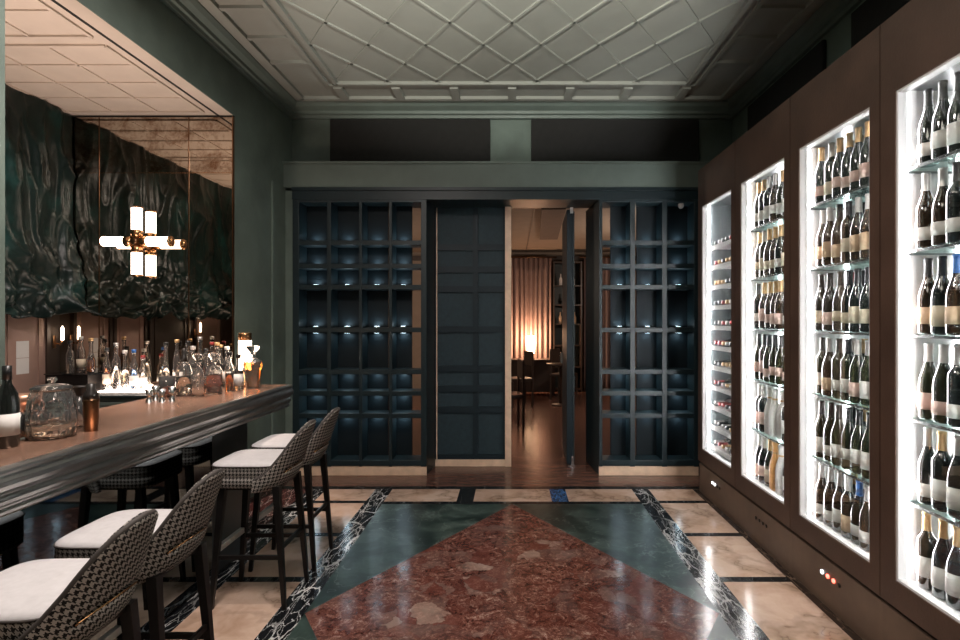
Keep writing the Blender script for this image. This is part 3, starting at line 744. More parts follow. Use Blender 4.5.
# ------------------------------------------------------------------ glassware on the bar
def shell(mb, prof, th, mat, seg=20, flat=None):
    """hollow vessel: outer profile up, inner profile back down"""
    inner = [(max(r - th, 0.0), z + (th * 1.8 if i < 2 else 0)) for i, (r, z) in enumerate(prof)]
    inner = [p for p in inner if p[0] > 0]
    full = list(prof) + inner[::-1] + [(0, inner[0][1])]
    mb.lathe(full, mat, seg=seg); return inner
def squared(o, k):
    """press a lathed mesh towards a square plan below height k"""
    for v in o.data.vertices:
        if v.co.z < k:
            r = math.hypot(v.co.x, v.co.y)
            if r > 1e-5:
                m = max(abs(v.co.x), abs(v.co.y)); f = 1 + (min(r / m, 1.22) - 1) * .8
                v.co.x *= f; v.co.y *= f
def vessel(name, label, cat, pos, prof, liquid=None, level=.5, stopper=None, band=None, glassm='clear', sq=None, th=.0035, group=None, seg=20, rz=0.0):
    t = thing(name, label, cat, pos, rz, group)
    mb = MB(); inner = shell(mb, prof, th, M[glassm], seg); o = mb.build('glass_body', t)
    if sq: squared(o, sq)
    top = prof[-1][1]
    if liquid:
        zl = top * level; pts = [(0, inner[0][1] + .0006)]
        for r, z in inner:
            if z <= zl: pts.append((max(r - .0008, .001), z + (.0006 if len(pts) == 1 else 0)))
            else:
                r0, z0 = pts[-1]; f = (zl - z0) / max(z - z0, 1e-5); pts.append((r0 + (r - .0008 - r0) * f, zl)); break
        pts.append((0, pts[-1][1])); o2 = MB().lathe(pts, M[liquid], seg=seg).build('liquid', t)
        if sq: squared(o2, sq)
    if stopper == 'ball':
        r = prof[-1][0]; MB().lathe([(0, top - .015), (r * .7, top - .012), (r * .8, top + .001), (r * 1.2, top + .003), (r * 1.0, top + .012), (r * 1.7, top + .03), (r * 1.5, top + .045), (0, top + .052)], M['clear'], seg=16).build('stopper', t)
    elif stopper == 'flat':
        r = prof[-1][0]; MB().lathe([(0, top - .012), (r * .7, top - .01), (r * .8, top + .001), (r * 1.0, top + .006), (r * 2.2, top + .045), (r * 1.9, top + .05), (0, top + .05)], M['clear'], seg=8).build('stopper', t)
    elif stopper:
        r = prof[-1][0]; MB().lathe([(0, top + .0005), (r * 1.05, top + .0005), (r * 1.1, top + .024), (0, top + .026)], M[stopper], seg=14).build('cap', t)
    if band:
        z0, z1, mt = band; r = max(p[0] for p in prof) + .0012
        o3 = MB().lathe([(r, z0 * top), (r, z1 * top), (r - .001, z1 * top), (r - .001, z0 * top)], M[mt], seg=seg, closed=True).build('label', t)
        if sq: squared(o3, sq)
    return t
def onbar(px, py):
    Y = (EYE - BZ) * F / (py - 320); return ((px - 512) * Y / F, Y, BZ)
def bottle_prof(r, h, sh=.62, neck=.013, lip=.015, round_=False):
    if round_: return [(r * .6, 0), (r * .85, .005), (r, h * .2), (r * .97, h * .38), (r * .6, h * .55), (neck, h * .66), (neck, h * .94), (lip, h * .95), (lip, h)]
    return [(r * .9, 0), (r, .006), (r, h * sh), (r * .9, h * (sh + .05)), (neck * 1.3, h * (sh + .15)), (neck, h * (sh + .2)), (neck, h * .95), (lip, h * .955), (lip, h)]
# siphon
p = onbar(184, 395.5)
t = vessel('soda_siphon', 'tall clear glass siphon with black head and curved spout on the bar', 'siphon', p, rz=.9, prof=[(.042, 0), (.046, .006), (.046, .15), (.036, .185), (.020, .205), (.018, .215)], liquid='pale_liquid', level=.55)
MB().lathe([(0, .2155), (.021, .2155), (.022, .235), (.013, .245), (.015, .275), (.010, .292), (0, .295)], M['dark_knob'], seg=14).build('head', t)
MB().tube([(.012, 0, .262), (.035, -.01, .272), (.058, -.016, .262), (.068, -.018, .235)], .0055, M['dark_knob']).build('spout', t)
MB().tube([(-.010, 0, .275), (-.04, .008, .285), (-.05, .01, .262)], .004, M['dark_knob']).build('lever', t)
vessel('mixing_glass', 'straight mixing glass of brown spirit at the left of the bar bottles', 'glass', onbar(167, 397), [(.034, 0), (.040, .005), (.044, .125)], 'brown_liquid', .55, th=.004, glassm='crystal')
vessel('decanter', 'slender clear decanter with ball stopper between siphon and square decanter', 'decanter', onbar(198, 396), [(.030, 0), (.036, .006), (.040, .11), (.030, .15), (.013, .175), (.012, .205), (.019, .215)], None, stopper='ball', glassm='crystal')
vessel('decanter', 'wide square decanter of brown spirit with round stopper on the bar', 'decanter', onbar(214, 393.5), [(.044, 0), (.047, .006), (.047, .145), (.040, .165), (.015, .182), (.014, .205), (.022, .213)], 'brown_liquid', .58, 'ball', sq=.16, th=.005, rz=.5, glassm='crystal')
vessel('spirit_bottle', 'slim brown spirit bottle with black cap left of the amber decanter', 'bottle', onbar(229.5, 391), bottle_prof(.028, .235), 'amber_liquid', .5, 'cap_black')
vessel('spirit_bottle', 'clear bottle with white paper label beside the amber decanter', 'bottle', onbar(238.5, 389.5), bottle_prof(.032, .215), 'pale_liquid', .6, 'cap_black', band=(.12, .5, 'lab_white'))
vessel('decanter', 'amber filled flared decanter with fan stopper at the bar end', 'decanter', onbar(253, 388), [(.038, 0), (.042, .006), (.050, .09), (.060, .165), (.056, .19), (.020, .212), (.017, .235), (.024, .243)], 'amber_liquid', .74, 'flat', sq=.19, th=.004, rz=.3, glassm='crystal')
for i, (px, py, r, h, liq, lab, cap, rd, txt) in enumerate((
        (193, 389.5, .033, .27, 'pale_liquid', None, 'cap_silver', False, 'tall clear bottle with silver cap behind the slender decanter'),
        (206, 388.2, .036, .25, 'brown_liquid', None, 'cap_black', True, 'round shouldered brown spirit bottle behind the square decanter'),
        (217, 387.3, .030, .29, 'amber_liquid', 'lab_cream', 'cap_gold', False, 'tall amber bottle with cream label and gold cap behind the square decanter'),
        (227, 386.8, .031, .26, 'pale_liquid', 'lab_white', 'cap_white', False, 'clear bottle with white label and white cap behind the brown bottle'))):
    vessel('spirit_bottle', txt, 'bottle', onbar(px, py), bottle_prof(r, h, round_=rd), liq, .6, cap, band=(.15, .42, lab) if lab else None)
# lamp at the bar end
p = onbar(245, 386.3)
t = thing('bar_lamp', 'small glowing cylinder lamp with brass cap at the far bar end', 'lamp', p)
MB().lathe([(0, 0), (.045, 0), (.045, .02), (.02, .03), (.018, .12), (0, .12)], M['brass'], seg=20).build('base', t)
MB().lathe([(.0, .121), (.040, .121), (.042, .13), (.042, .325), (0, .325)], M['candle_glow'], seg=20).build('lamp_shade', t)
MB().lathe([(0, .3255), (.044, .3255), (.044, .375), (.040, .38), (0, .38)], M['brass'], seg=20).build('cap', t)
for i, (px, py, txt) in enumerate(((149, 402, 'leftmost steel jigger of four near the inner bar edge'), (155.5, 400, 'steel jigger standing second from left on the bar edge'), (162, 401.5, 'steel jigger standing third from left on the bar edge'), (172, 401, 'steel jigger just left of the siphon, rightmost of four'))):
    t = thing('jigger', txt, 'jigger', onbar(px, py), 0, 'steel jiggers on the bar')
    h = .07 + .012 * (i % 2)
    MB().lathe([(.020, 0), (.019, .002), (.009, h * .42), (.009, h * .46), (.023, h), (.0215, h), (.0075, h * .47), (0, h * .46)], M['chrome'], seg=16).build('cone', t)
    MB().lathe([(.0102, h * .41), (.012, h * .44), (.0102, h * .47), (.0095, h * .44)], M['brass'], seg=14, closed=True).build('ring', t)
# near things
p = onbar(52, 437)
t = vessel('glass_jar', 'big ribbed clear glass jar with knobbed lid at the near bar end', 'jar', p, [(.072, 0), (.080, .006), (.083, .05), (.080, .058), (.083, .066), (.081, .105), (.077, .112), (.079, .122), (.074, .165), (.066, .185), (.062, .192)], 'pale_liquid', .3, th=.006, seg=28, glassm='crystal')
MB().lathe([(0, .1925), (.068, .1925), (.069, .199), (.050, .210), (.012, .214), (.010, .220), (.017, .229), (.014, .238), (0, .241)], M['clear'], seg=28).build('lid', t)
vessel('tumbler', 'short cut glass tumbler left of the big ribbed jar', 'glass', onbar(17, 439), [(.030, 0), (.033, .004), (.036, .10)], 'brown_liquid', .3, th=.004, seg=12, glassm='crystal')
p = onbar(22, 427)
t = thing('copper_bowl', 'copper stemmed bowl behind the cut glass tumbler', 'bowl', p)
MB().lathe([(0, 0), (.035, 0), (.033, .006), (.008, .015), (.007, .075), (.03, .085), (.055, .11), (.063, .142), (.061, .142), (.053, .112), (.028, .088), (0, .082)], M['copper_top'], seg=28).build('bowl', t)
p = onbar(7, 447)
t = thing('wine_bottle', 'dark bottle with white label and black capsule at the left edge of the bar', 'bottle', p)
MB().lathe([(0, 0), (.033, 0), (.036, .006), (.036, .17), (.030, .20), (.014, .235), (.013, .30), (0, .30)], M['dark_bottle'], seg=20).build('body', t)
MB().lathe([(.0365, .045), (.0365, .125), (.036, .125), (.036, .045)], M['lab_white'], seg=20, closed=True).build('label', t)
MB().lathe([(0, .301), (.0145, .301), (.0145, .25), (.0138, .25), (.0138, .3005), (0, .3005)], M['cap_black'], seg=14).build('capsule', t)
p = onbar(91, 431)
t = thing('cocktail_shaker', 'dark bronze cocktail shaker right of the big jar', 'shaker', p)
MB().lathe([(0, 0), (.024, 0), (.029, .13), (.0295, .135), (0, .136)], M['brown_brass'], seg=20).build('cup', t)
MB().lathe([(0, .1365), (.0295, .1365), (.027, .158), (.016, .175), (.015, .2), (0, .203)], M['dark_knob'], seg=20).build('cap', t)
vessel('highball_glass', 'slim clear glass between the big jar and the bronze shaker', 'glass', onbar(78.5, 428), [(.021, 0), (.024, .004), (.026, .135)], None, th=.003, seg=16)
p = onbar(81, 424)
t = thing('shaker_tin', 'black shaker tin standing behind the slim clear glass', 'shaker', p)
MB().lathe([(0, 0), (.028, 0), (.033, .165), (.035, .168), (.035, .172), (.032, .172), (.027, .005), (0, .004)], M['dark_knob'], seg=20).build('cup', t)
# bottles on the back counter
k = 0
specs = [(70, 'r', .030, .22, 'pale_liquid', None, 'cap_black', False, 'clear small bottle leftmost on the black riser by the mirror'),
         (81, 'r', .032, .25, None, 'lab_cream', 'cap_white', False, 'empty clear bottle with cream label on the black riser'),
         (91, 'r', .036, .24, 'amber_liquid', None, 'cap_gold', True, 'round amber flask rightmost on the black riser'),
         (107, 'l', .033, .30, 'brown_liquid', 'lab_cream', 'cap_black', False, 'brown bottle with cream label at the left of the light box'),
         (116, 'l', .036, .34, 'pale_liquid', None, 'cap_silver', False, 'tall clear bottle with silver cap on the light box'),
         (125, 'l', .038, .28, 'pale_liquid', None, 'cap_white', True, 'round clear flask with white cap on the light box'),
         (134, 'l', .033, .29, 'blue_liquid', 'lab_white', 'cap_blue', False, 'blue spirit bottle with white label on the light box'),
         (143, 'l', .031, .24, 'pale_liquid', 'lab_white', 'cap_red', False, 'clear bottle with red cap at the right of the light box'),
         (166, 'c', .036, .36, 'pale_liquid', None, 'cap_black', True, 'round clear carafe on the counter behind the mixing glass'),
         (177, 'c', .033, .38, None, 'lab_white', 'cap_gold', False, 'tall clear bottle with gold cap on the counter behind the siphon'),
         (188, 'c', .034, .37, 'amber_liquid', None, 'cap_black', False, 'tall amber bottle with black cap on the counter behind the siphon'),
         (200, 'c', .034, .40, 'pale_liquid', 'lab_tan', 'cap_silver', False, 'tallest clear bottle with tan label on the back counter'),
         (212, 'c', .033, .36, 'brown_liquid', None, 'cap_red', False, 'brown bottle with red cap on the counter behind the square decanter'),
         (221, 'c', .033, .34, 'pale_liquid', 'lab_cream', 'cap_gold', False, 'clear bottle with cream label rightmost on the back counter')]
for px, w, r, h, liq, lab, cap, rd, txt in specs:
    Y = {'r': 4.06, 'l': 4.06, 'c': 4.115}[w] + (.033 if k % 2 else -.033) * (0 if w == 'c' else 1); k += 1; r *= .86; z = {'r': .944 + .155, 'l': .944 + .0182, 'c': .944}[w]
    vessel('spirit_bottle', txt, 'bottle', ((px - 512) * Y / F, Y, z), bottle_prof(r, h, round_=rd), liq, .55, cap, band=(.15, .4, lab) if lab else None, glassm='clear', group='bottles on the back counter')

# ------------------------------------------------------------------ bar stools
def sup(t, a, b, n):
    c, s_ = math.cos(t), math.sin(t)
    return (a * math.copysign(abs(c) ** (2 / n), c), b * math.copysign(abs(s_) ** (2 / n), s_))
def curve(d):
    tab = [(0, .945), (10, .938), (20, .918), (30, .882), (38, .838), (46, .788), (56, .738), (68, .694), (80, .676)]
    for (a, z0), (b_, z1) in zip(tab, tab[1:]):
        if d <= b_: return z0 + (z1 - z0) * (d - a) / (b_ - a)
    return .676
def make_stool():
    t = thing('bar_stool', '', 'stool', (0, 0, 0))
    # seat: plain top, patterned sides in two bands
    mb = MB(); n = 56; rows = [(.955, .628), (1, .636), (1, .682), (.985, .687), (1, .692), (1, .738), (.985, .748), (.90, .757), (.6, .764), (.25, .766)]
    rings = []; per = 0; us = [0]; cxs = -.030
    base = [sup(2 * PI * k / n, .182, .170, 5) for k in range(n)]
    for k in range(n): us.append(us[-1] + math.dist(base[k], base[(k + 1) % n]))
    for s_, z in rows: rings.append(mb.add([(cxs + x * s_, y * s_, z) for x, y in base]))
    for j in range(len(rows) - 1):
        for k in range(n):
            k2 = (k + 1) % n; z0, z1 = rows[j][1], rows[j + 1][1]
            mb.face((rings[j] + k, rings[j] + k2, rings[j + 1] + k2, rings[j + 1] + k), M['hound'] if j < 5 else M['seat_top'], True,
                    [(us[k], z0), (us[k + 1], z0), (us[k + 1], z1), (us[k], z1)])
    mb.face([rings[-1] + k for k in range(n)], M['seat_top'], False, [(0, 0)] * n)
    mb.face([rings[0] + n - 1 - k for k in range(n)], M['welt'], False, [(0, 0)] * n)
    seat = mb.build('seat', t)
    MB().tube([(cxs + x * 1.004, y * 1.004, .741) for x, y in base], .0035, M['welt'], 6, True).build('piping', seat)
    # wrap-around shell back
    mb = MB(); na = 64; TH = math.radians(80); A, B, EX = .176, .199, 2.3
    th = [-TH + 2 * TH * i / na for i in range(na + 1)]
    pl = [sup(a, A, B, EX) for a in th]; xmin = pl[0][0]
    u = [0]
    for i in range(na): u.append(u[-1] + math.dist(pl[i], pl[i + 1]))
    fz = [0, .12, .22, .325, .385, .48, .58, .68, .78, .87, .94, 1.0]; top = []
    grid = []
    for i, (x, y) in enumerate(pl):
        s_ = max(0, (x - xmin) / (A - xmin)); zt = curve(abs(math.degrees(th[i])))
        col = [.615 + (zt - .615) * q for q in fz]
        pts = []
        for z in col:
            hgt = max(0, z - .63); lean = .34 * hgt * max(0, math.cos(th[i])) ** .8
            tuck = .03 * max(0, (.66 - z) / .04)
            pts.append((x + lean - tuck * max(0, math.cos(th[i])), y * (1 + .10 * hgt), z))
        grid.append((mb.add(pts), col)); top.append(pts[-1])
    for i in range(na):
        for j in range(len(fz) - 1):
            if j == 3 and abs(th[i] + TH / na) < math.radians(34): continue      # grip slot
            (a, ca), (b_, cb_) = grid[i], grid[i + 1]
            mb.face((a + j, b_ + j, b_ + j + 1, a + j + 1), M['hound'], True, [(u[i], ca[j]), (u[i + 1], cb_[j]), (u[i + 1], cb_[j + 1]), (u[i], ca[j + 1])])
    back = mb.build('backrest', t)
    s_ = back.modifiers.new('thick', 'SOLIDIFY'); s_.thickness = .024; s_.offset = -1
    MB().tube([(x - .010 * math.cos(a), y - .010 * math.sin(a), z + .002) for (x, y, z), a in zip(top, th)], .0085, M['welt'], 8).build('edge_piping', back)
    sl = []
    for (x, y), a, tp in zip(pl, th, top):
        if abs(a) < math.radians(34):
            z = .615 + (tp[2] - .615) * .325; sl.append((x + .34 * (z - .63) * max(0, math.cos(a)) ** .8 - .002, y * (1 + .10 * (z - .63)), z + .002))
    MB().tube(sl, .003, M['brass'], 6).build('slot_trim', back)
    # legs and rails
    for lx, ly in ((-.145, -.13), (-.145, .13), (.135, -.13), (.135, .13)):
        bx = lx + math.copysign(.05, lx); by = ly + math.copysign(.022, ly)
        MB().bar((lx, ly, .632), (bx, by, 0), .036, .021, M['black_wood'], up=(0, 1, 0)).build('leg', t, bevel=.002)
    P = lambda lx, ly, z: (math.copysign(abs(lx) + .05 * (.632 - z) / .632, lx), math.copysign(.13 + .022 * (.632 - z) / .632, ly), z)
    for ly in (-1, 1): MB().bar(P(-.145, ly, .265), P(.135, ly, .265), (.014, .022), (.014, .022), M['black_wood']).build('side_rail', t)
    MB().bar(P(.135, -1, .31), P(.135, 1, .31), (.014, .022), (.014, .022), M['black_wood']).build('rear_rail', t)
    MB().bar(P(-.150, -1, .30), P(-.150, 1, .30), (.026, .030), (.026, .030), M['footrest']).build('footrest', t, bevel=.002)['label'] = 'bright metal footrest bar'
    MB().box(-.15, .14, -.13, .13, .612, .627, M['black_wood']).build('seat_frame', t)
    return t
def copy_tree(o, parent=None):
    c = o.copy(); COL.objects.link(c)
    if parent: c.parent = parent
    for ch in list(o.children): copy_tree(ch, c)
    return c
proto = make_stool()
stools = [(-1.315, 1.50, 1, 'nearest houndstooth bar stool, cut off by the bottom left photo edge'),
          (-1.35, 1.93, 0, 'second nearest houndstooth bar stool, standing beside the nearest one'),
          (-1.365, 2.90, 0, 'houndstooth bar stool second from the far end of the bar, whole side showing'),
          (-1.365, 3.315, 0, 'farthest houndstooth bar stool, partly behind another near the bar end')]
src = [proto] + [copy_tree(proto) for _ in range(3)]
for o, (x, y, rz, lab) in zip(src, stools):
    o.location = (x, y, 0); o.rotation_euler = (0, 0, math.radians(rz)); tag(o, lab, 'stool', 'houndstooth bar stools along the bar')
# ------------------------------------------------------------------ wine bottles
CACHE = {}
SH = {'burg': [(0, .004), (.030, 0), (.0375, .005), (.039, .012), (.039, .150), (.036, .178), (.027, .208), (.018, .236), (.0148, .262), (.0142, .310), (.0158, .311), (.0158, .321), (0, .322)],
      'bord': [(0, .004), (.029, 0), (.0355, .005), (.0368, .012), (.0368, .195), (.0345, .212), (.022, .232), (.0152, .248), (.0142, .310), (.0158, .311), (.0158, .321), (0, .322)]}
def cyl_at(shape, z):
    p = SH[shape]
    for (r0, z0), (r1, z1) in zip(p, p[1:]):
        if z0 <= z <= z1 and z1 > z0: return r0 + (r1 - r0) * (z - z0) / (z1 - z0)
    return p[-2][0]
def bmesh_of(kind, shape, mat, *a):
    key = (kind, shape, mat) + a
    if key in CACHE: return CACHE[key]
    mb = MB()
    if kind == 'body': mb.lathe(SH[shape], M[mat], seg=18)
    elif kind == 'label':
        z0, z1 = a; r = cyl_at(shape, z0) + .0008
        mb.lathe([(r, z0), (r, z1), (r - .0006, z1), (r - .0006, z0)], M[mat], seg=18, closed=True)
    else:
        zs = [.246, .268, .309]
        mb.lathe([(cyl_at(shape, z) + .001, z) for z in zs] + [(.0168, .3105), (.0168, .3225), (0, .3232)], M[mat], seg=14)
    CACHE[key] = mb.mesh(kind); return CACHE[key]
GL = {'near black': 'dark_bottle', 'olive': 'olive_bottle', 'brown': 'brown_bottle'}
LABS = ['white', 'white', 'white', 'cream', 'pink', 'tan']
CAPS = ['black', 'black', 'black', 'white', 'gold', 'gold', 'red', 'silver', 'silver', 'black']
def wine_bottle(loc, rot, label, group, g, lab, cap, shape, z0=.045, z1=.115):
    o = tag(link('wine_bottle', bmesh_of('body', shape, GL[g]), None, loc, rot), label, 'bottle', group)
    link('label', bmesh_of('label', shape, 'lab_' + lab, z0, z1), o)
    link('capsule', bmesh_of('capsule', shape, 'cap_' + cap), o)
    return o
ORD = ['first', 'second', 'third', 'fourth', 'fifth', 'sixth', 'seventh', 'eighth', 'ninth', 'tenth', 'eleventh']
ROWCAP = {1: ['white', 'white', 'black', 'gold', 'gold', 'gold'], 2: ['silver', 'black', 'black', 'black', 'white', 'gold'], 3: ['gold', 'silver', 'white', 'black', 'silver', 'black']}
SHELF = ['bottom shelf', 'fifth shelf', 'fourth shelf', 'third shelf', 'second shelf', 'top shelf']

# ------------------------------------------------------------------ wine fridges
SEAM = [4.66, 3.886, 3.117, 2.355, 1.590]
LEV = [.362, .720, 1.078, 1.438, 1.800, 2.155]
FX = 1.635
def fridge(k, label, drawers=False, lit=()):
    y1, y0 = SEAM[k] - .003, SEAM[k + 1] + .003
    cy = (y0 + y1) / 2; ox = 1.9
    t = thing('wine_fridge', label, 'fridge', (ox, cy, 0), 0, 'row of tall glass door wine fridges')
    X = lambda v: v - ox
    a, b = y0 - cy, y1 - cy
    ha, hb = a + .066, b - .090; hz0, hz1 = .388, 2.478; zb, zt = .272, 2.81
    f = MB()    # door frame
    f.box(X(FX), X(FX + .05), a, ha, zb, zt, M['bronze']); f.box(X(FX), X(FX + .05), hb, b, zb, zt, M['bronze'])
    f.box(X(FX), X(FX + .05), ha, hb, hz1, zt, M['bronze']); f.box(X(FX), X(FX + .05), ha, hb, zb, hz0, M['bronze'])
    f.build('door_frame', t)
    w = .010
    f = MB()    # bright metal bead round the pane
    f.box(X(FX + .006), X(FX + .046), ha, ha + w, hz0, hz1, M['liner']); f.box(X(FX + .006), X(FX + .046), hb - w, hb, hz0, hz1, M['liner'])
    f.box(X(FX + .006), X(FX + .046), ha + w, hb - w, hz1 - w, hz1, M['liner']); f.box(X(FX + .006), X(FX + .046), ha + w, hb - w, hz0, hz0 + w, M['liner'])
    f.build('pane_bead', t)
    MB().box(X(FX + .026), X(FX + .032), ha + w, hb - w, hz0 + w, hz1 - w, M['pane']).build('glass_pane', t)
    f = MB()    # carcass and white liner
    f.box(X(FX + .051), X(2.19), a, a + .012, .26, zt, M['bronze_dark']); f.box(X(FX + .051), X(2.19), b - .012, b, .26, zt, M['bronze_dark'])
    f.box(X(FX + .051), X(2.19), a + .012, b - .012, zt - .02, zt, M['bronze_dark']); f.box(X(2.175), X(2.19), a + .012, b - .012, .26, zt - .02, M['bronze_dark'])
    f.build('carcass', t)
    f = MB(); ln = M['liner_grey'] if drawers else M['liner']
    f.box(X(FX + .052), X(2.17), a + .014, a + .04, .34, 2.53, ln); f.box(X(FX + .052), X(2.17), b - .04, b - .014, .34, 2.53, ln)
    f.box(X(2.14), X(2.17), a + .04, b - .04, .34, 2.53, ln); f.box(X(FX + .052), X(2.14), a + .04, b - .04, .30, LEV[0], M['liner'])
    f.box(X(FX + .052), X(2.14), a + .04, b - .04, 2.50, 2.53, M['grey_metal'])
    if drawers: f.box(X(2.136), X(2.1395), a + .04, b - .04, LEV[0], 2.50, M['grey_metal'])
    f.build('liner', t)
    ia, ib = a + .04, b - .04
    for y, sg in ((ia, 1), (ib, -1)):
        MB().box(X(FX + .054), X(FX + .084), *sorted((y, y + sg * .010)), LEV[0] + .01, 2.495, M['led']).build('led_strip', t)
    if not drawers:
        MB().box(X(FX + .30), X(FX + .315), ib - .008, ib, LEV[0] + .01, 2.495, M['led']).build('led_strip', t)
    # plinth with control panel
    f = MB().box(X(FX + .012), X(2.19), a - .003, b + .003, 0, .245, M['bronze_dark']); f.box(X(FX + .03), X(2.18), a, b, .245, .262, M['black_gap'])
    pl = f.build('plinth', t)
    for i, (dy, mt) in enumerate(zip((.075, .025, -.025, -.070), lit)):
        MB().lathe([(0, -.004), (.011, -.004), (.011, .003), (0, .004)], M[mt], (X(FX + .010), dy, .165), 12, 'x').build('button', t)
    if drawers:
        for i in range(11):
            z = 2.13 - .171 * i
            d = MB().box(X(FX + .085), X(FX + .10), ia + .02, ib - .02, z - .030, z + .006, M['liner'])
            d.box(X(FX + .10), X(2.12), ia + .02, ib - .02, z - .018, z - .010, M['liner'])
            d.build('drawer', t)
    else:
        for z in LEV[1:]:
            s = MB().box(X(FX + .075), X(2.12), ia + .012, ib - .012, z - .008, z - .0005, M['shelf_glass']).build('shelf', t)
            MB().box(X(FX + .072), X(FX + .076), ia + .012, ib - .012, z - .013, z - .001, M['chrome']).build('front_rail', s)
            for yy in (ia, ib): MB().box(X(FX + .085), X(2.12), *sorted((yy, yy + (.010 if yy == ia else -.010))), z - .018, z - .009, M['grey_metal']).build('shelf_support', s)
    MB().box(X(FX + .32), X(FX + .48), -.14, .14, 2.44, 2.499, M['grey_metal']).build('fan_housing', t)
    return t, cy + ia, cy + ib
NAMEF = ['farthest fridge', 'third-nearest fridge', 'second-nearest fridge', 'nearest fridge']
LB = [('white_light', 'white_light', 'dark_knob', 'dark_knob'), ('dark_knob',) * 4, ('white_light', 'red_light', 'red_light', 'dark_knob'), ('dark_knob',) * 4]
LF = ['farthest tall wine fridge, with white pull out drawers of lying bottles', 'wine fridge with wrapped bottles low down, second from the far wall',
      'second nearest wine fridge with red indicator lights on its plinth', 'nearest tall wine fridge, cut off by the right photo edge']
for k in range(4):
    t, ya, yb = fridge(k, LF[k], k == 0, LB[k])
    grp = 'wine bottles in the ' + NAMEF[k]
    if k == 0:
        for i in range(11):
            z = 2.13 - .171 * i - .010
            for q in range(6):
                y = yb - .065 - .079 * q
                shape = R.choice(('burg', 'bord')); g = R.choice(list(GL)); lab = R.choice(LABS); cap = R.choice(['black', 'black', 'silver', 'red', 'gold'])
                r = .0405 if shape == 'burg' else .0383
                dn = 'top drawer' if i == 0 else 'bottom drawer' if i == 10 else ORD[i] + ' drawer down'
                wine_bottle((2.065, y, z + r + .0010), (0, -PI / 2, 0), 'wine bottle lying neck outward, %s from left, %s, %s' % (ORD[q], dn, NAMEF[k]), grp, g, lab, cap, shape)
        continue
    nrow = {1: 6, 2: 7, 3: 6}[k]
    for j, z in enumerate(LEV):
        g0, s0, lab0, cap0 = R.choice(list(GL)), R.choice(('burg', 'burg', 'bord')), R.choice(LABS), ROWCAP[k][j]
        for q in range(nrow):
            y = yb - .060 - .0795 * q; cap0 = 'blue' if (k, j, q) in ((3, 3, 2), (2, 0, 4)) else 'red' if (k, j, q) == (1, 4, 4) else ROWCAP[k][j]; x = 1.765 + R.uniform(-.006, .006)
            if k == 1 and j in (0, 1) and q in ((2, 3, 4) if j == 1 else (3, 4)):
                gold = (j == 0 and q == 3); mt = 'tissue_gold' if gold else 'tissue_white'
                lab = '%s wrapped bottle, %s from left, %s, %s' % ('gold' if gold else 'white tissue', ORD[q], SHELF[j], NAMEF[k])
                o = tag(link('wrapped_bottle', None, None, (x, y, z + .0005)), lab, 'bottle', 'wrapped bottles in the third-nearest fridge')
                MB().lathe([(0, 0), (.030, 0), (.039, .01), (.040, .15), (.034, .19), (.019, .235), (.017, .28), (.024, .315), (.020, .318), (.012, .29), (0, .29)], M[mt], seg=14).build('wrap', o)
                MB().lathe([(.0185, .244), (.020, .250), (.0185, .256)], M['cap_gold'], seg=12).build('tie', o)
                continue
            g, shape, lab, cap = (g0, s0, lab0, cap0) if R.random() < .72 else (R.choice(list(GL)), R.choice(('burg', 'bord')), R.choice(LABS), R.choice(CAPS))
            txt = '%s bottle, %s label, %s capsule, %s from left, %s, %s' % (g, lab, cap, ORD[q], SHELF[j], NAMEF[k])
            zl = .035 + .01 * R.randrange(3)
            wine_bottle((x, y, z + .0005), (0, 0, R.uniform(0, 6)), txt, grp, g, lab, cap, shape, zl, zl + R.choice((.055, .07, .085)))
        if k >= 2:
            for q in range(3 if k == 3 else 2):
                y = yb - .10 - .0825 * (q + (0 if k == 3 else 1)); g, lab, cap, shape = R.choice(list(GL)), R.choice(LABS), R.choice(CAPS), R.choice(('burg', 'bord'))
                txt = '%s bottle, %s capsule, behind front row, %s of second row, %s, %s' % (g, cap, ORD[q], SHELF[j], NAMEF[k])
                wine_bottle((1.868, y, z + .0005), (0, 0, R.uniform(0, 6)), txt, grp, g, lab, cap, shape)

# ------------------------------------------------------------------ light
def area(name, loc, rot, sx, sy, e, col, spread=PI):
    l = bpy.data.lights.new(name, 'AREA'); l.shape = 'RECTANGLE'; l.size = sx; l.size_y = sy; l.energy = e; l.color = col; l.spread = spread
    return link(name, l, None, loc, rot)
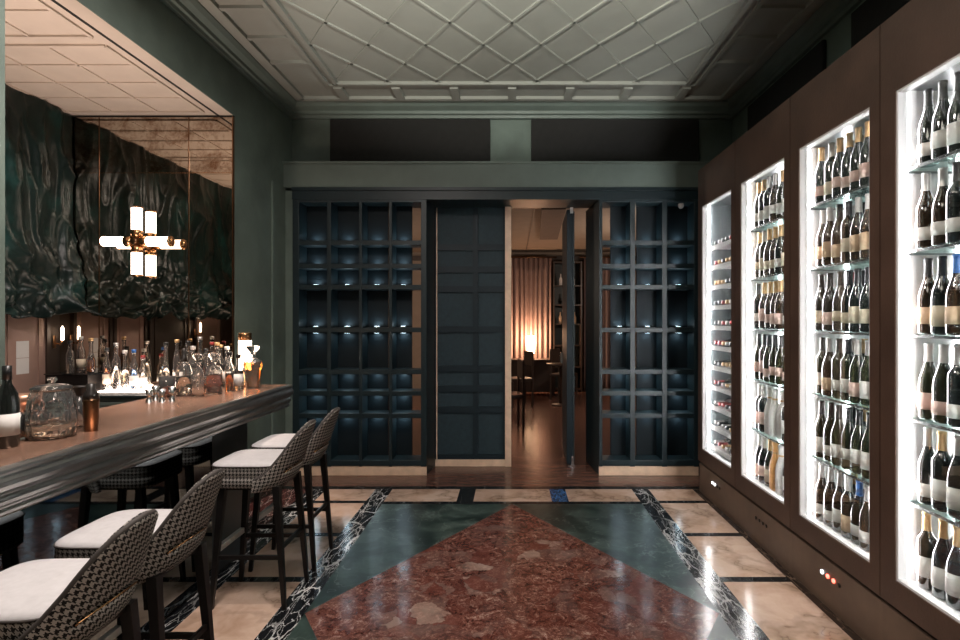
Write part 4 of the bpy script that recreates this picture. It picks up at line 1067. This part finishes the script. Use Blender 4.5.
# up-lighter of the pendant that hangs over the viewpoint
l = bpy.data.lights.new('pendant_uplight', 'SPOT'); l.energy = 400; l.color = (1.0, .95, .85); l.spot_size = math.radians(88); l.spot_blend = .35; l.shadow_soft_size = .12
o = link('pendant_uplight', l, None, (-.1, 1.45, 2.80)); o.rotation_euler = (Vector((-.1, 2.25, 3.61)) - Vector((-.1, 1.45, 2.80))).to_track_quat('-Z', 'Y').to_euler()
# soft overhead fill added for general brightness, no fixture of its own
area('overhead_fill', (-.1, .4, 3.1), (0, 0, 0), 1.0, 1.0, 26, (1.0, .88, .78))
area('bar_downlight', (-1.1, 1.9, 3.4), (0, 0, 0), .5, .8, 78, (1.0, .88, .82))
# warm strip along the back bar, lighting the soffit and the drape
area('back_bar_strip', (-2.38, 2.45, .80), (PI, 0, 0), .16, 1.6, 34, (1.0, .76, .63), 2.2)
l = bpy.data.lights.new('bottle_fill_spot', 'SPOT'); l.energy = 230; l.color = (1.0, .80, .68); l.spot_size = math.radians(60); l.spot_blend = .6; l.shadow_soft_size = .03  # added warm spot that brightens the bottles at the bar end
link('bottle_fill_spot', l, None, (-2.45, 3.55, 3.08))
w = bpy.data.worlds.new('room_ambience'); scene.world = w; w.use_nodes = True
bg = w.node_tree.nodes['Background']; bg.inputs[0].default_value = (.55, .75, .75, 1); bg.inputs[1].default_value = .02

# ------------------------------------------------------------------ camera
cam = bpy.data.cameras.new('camera'); cam.sensor_width = 36.0; cam.lens = 36.0 * F / 960.0
cam.shift_x = -32.0 / 960.0; cam.clip_start = .05
co = link('camera', cam, None, (0, 0, EYE), (PI / 2, 0, 0))
scene.camera = co
vs = scene.view_settings
vs.view_transform = 'Standard'; vs.look = 'None'; vs.gamma = 1.0; vs.use_curve_mapping = False; vs.exposure = 0.0
scene.cycles.use_denoising = True
scene.cycles.sample_clamp_indirect = 6.0; scene.cycles.sample_clamp_direct = 16.0
scene.cycles.max_bounces = 12; scene.cycles.transmission_bounces = 12; scene.cycles.transparent_max_bounces = 12
scene.cycles.caustics_reflective = False; scene.cycles.caustics_refractive = False
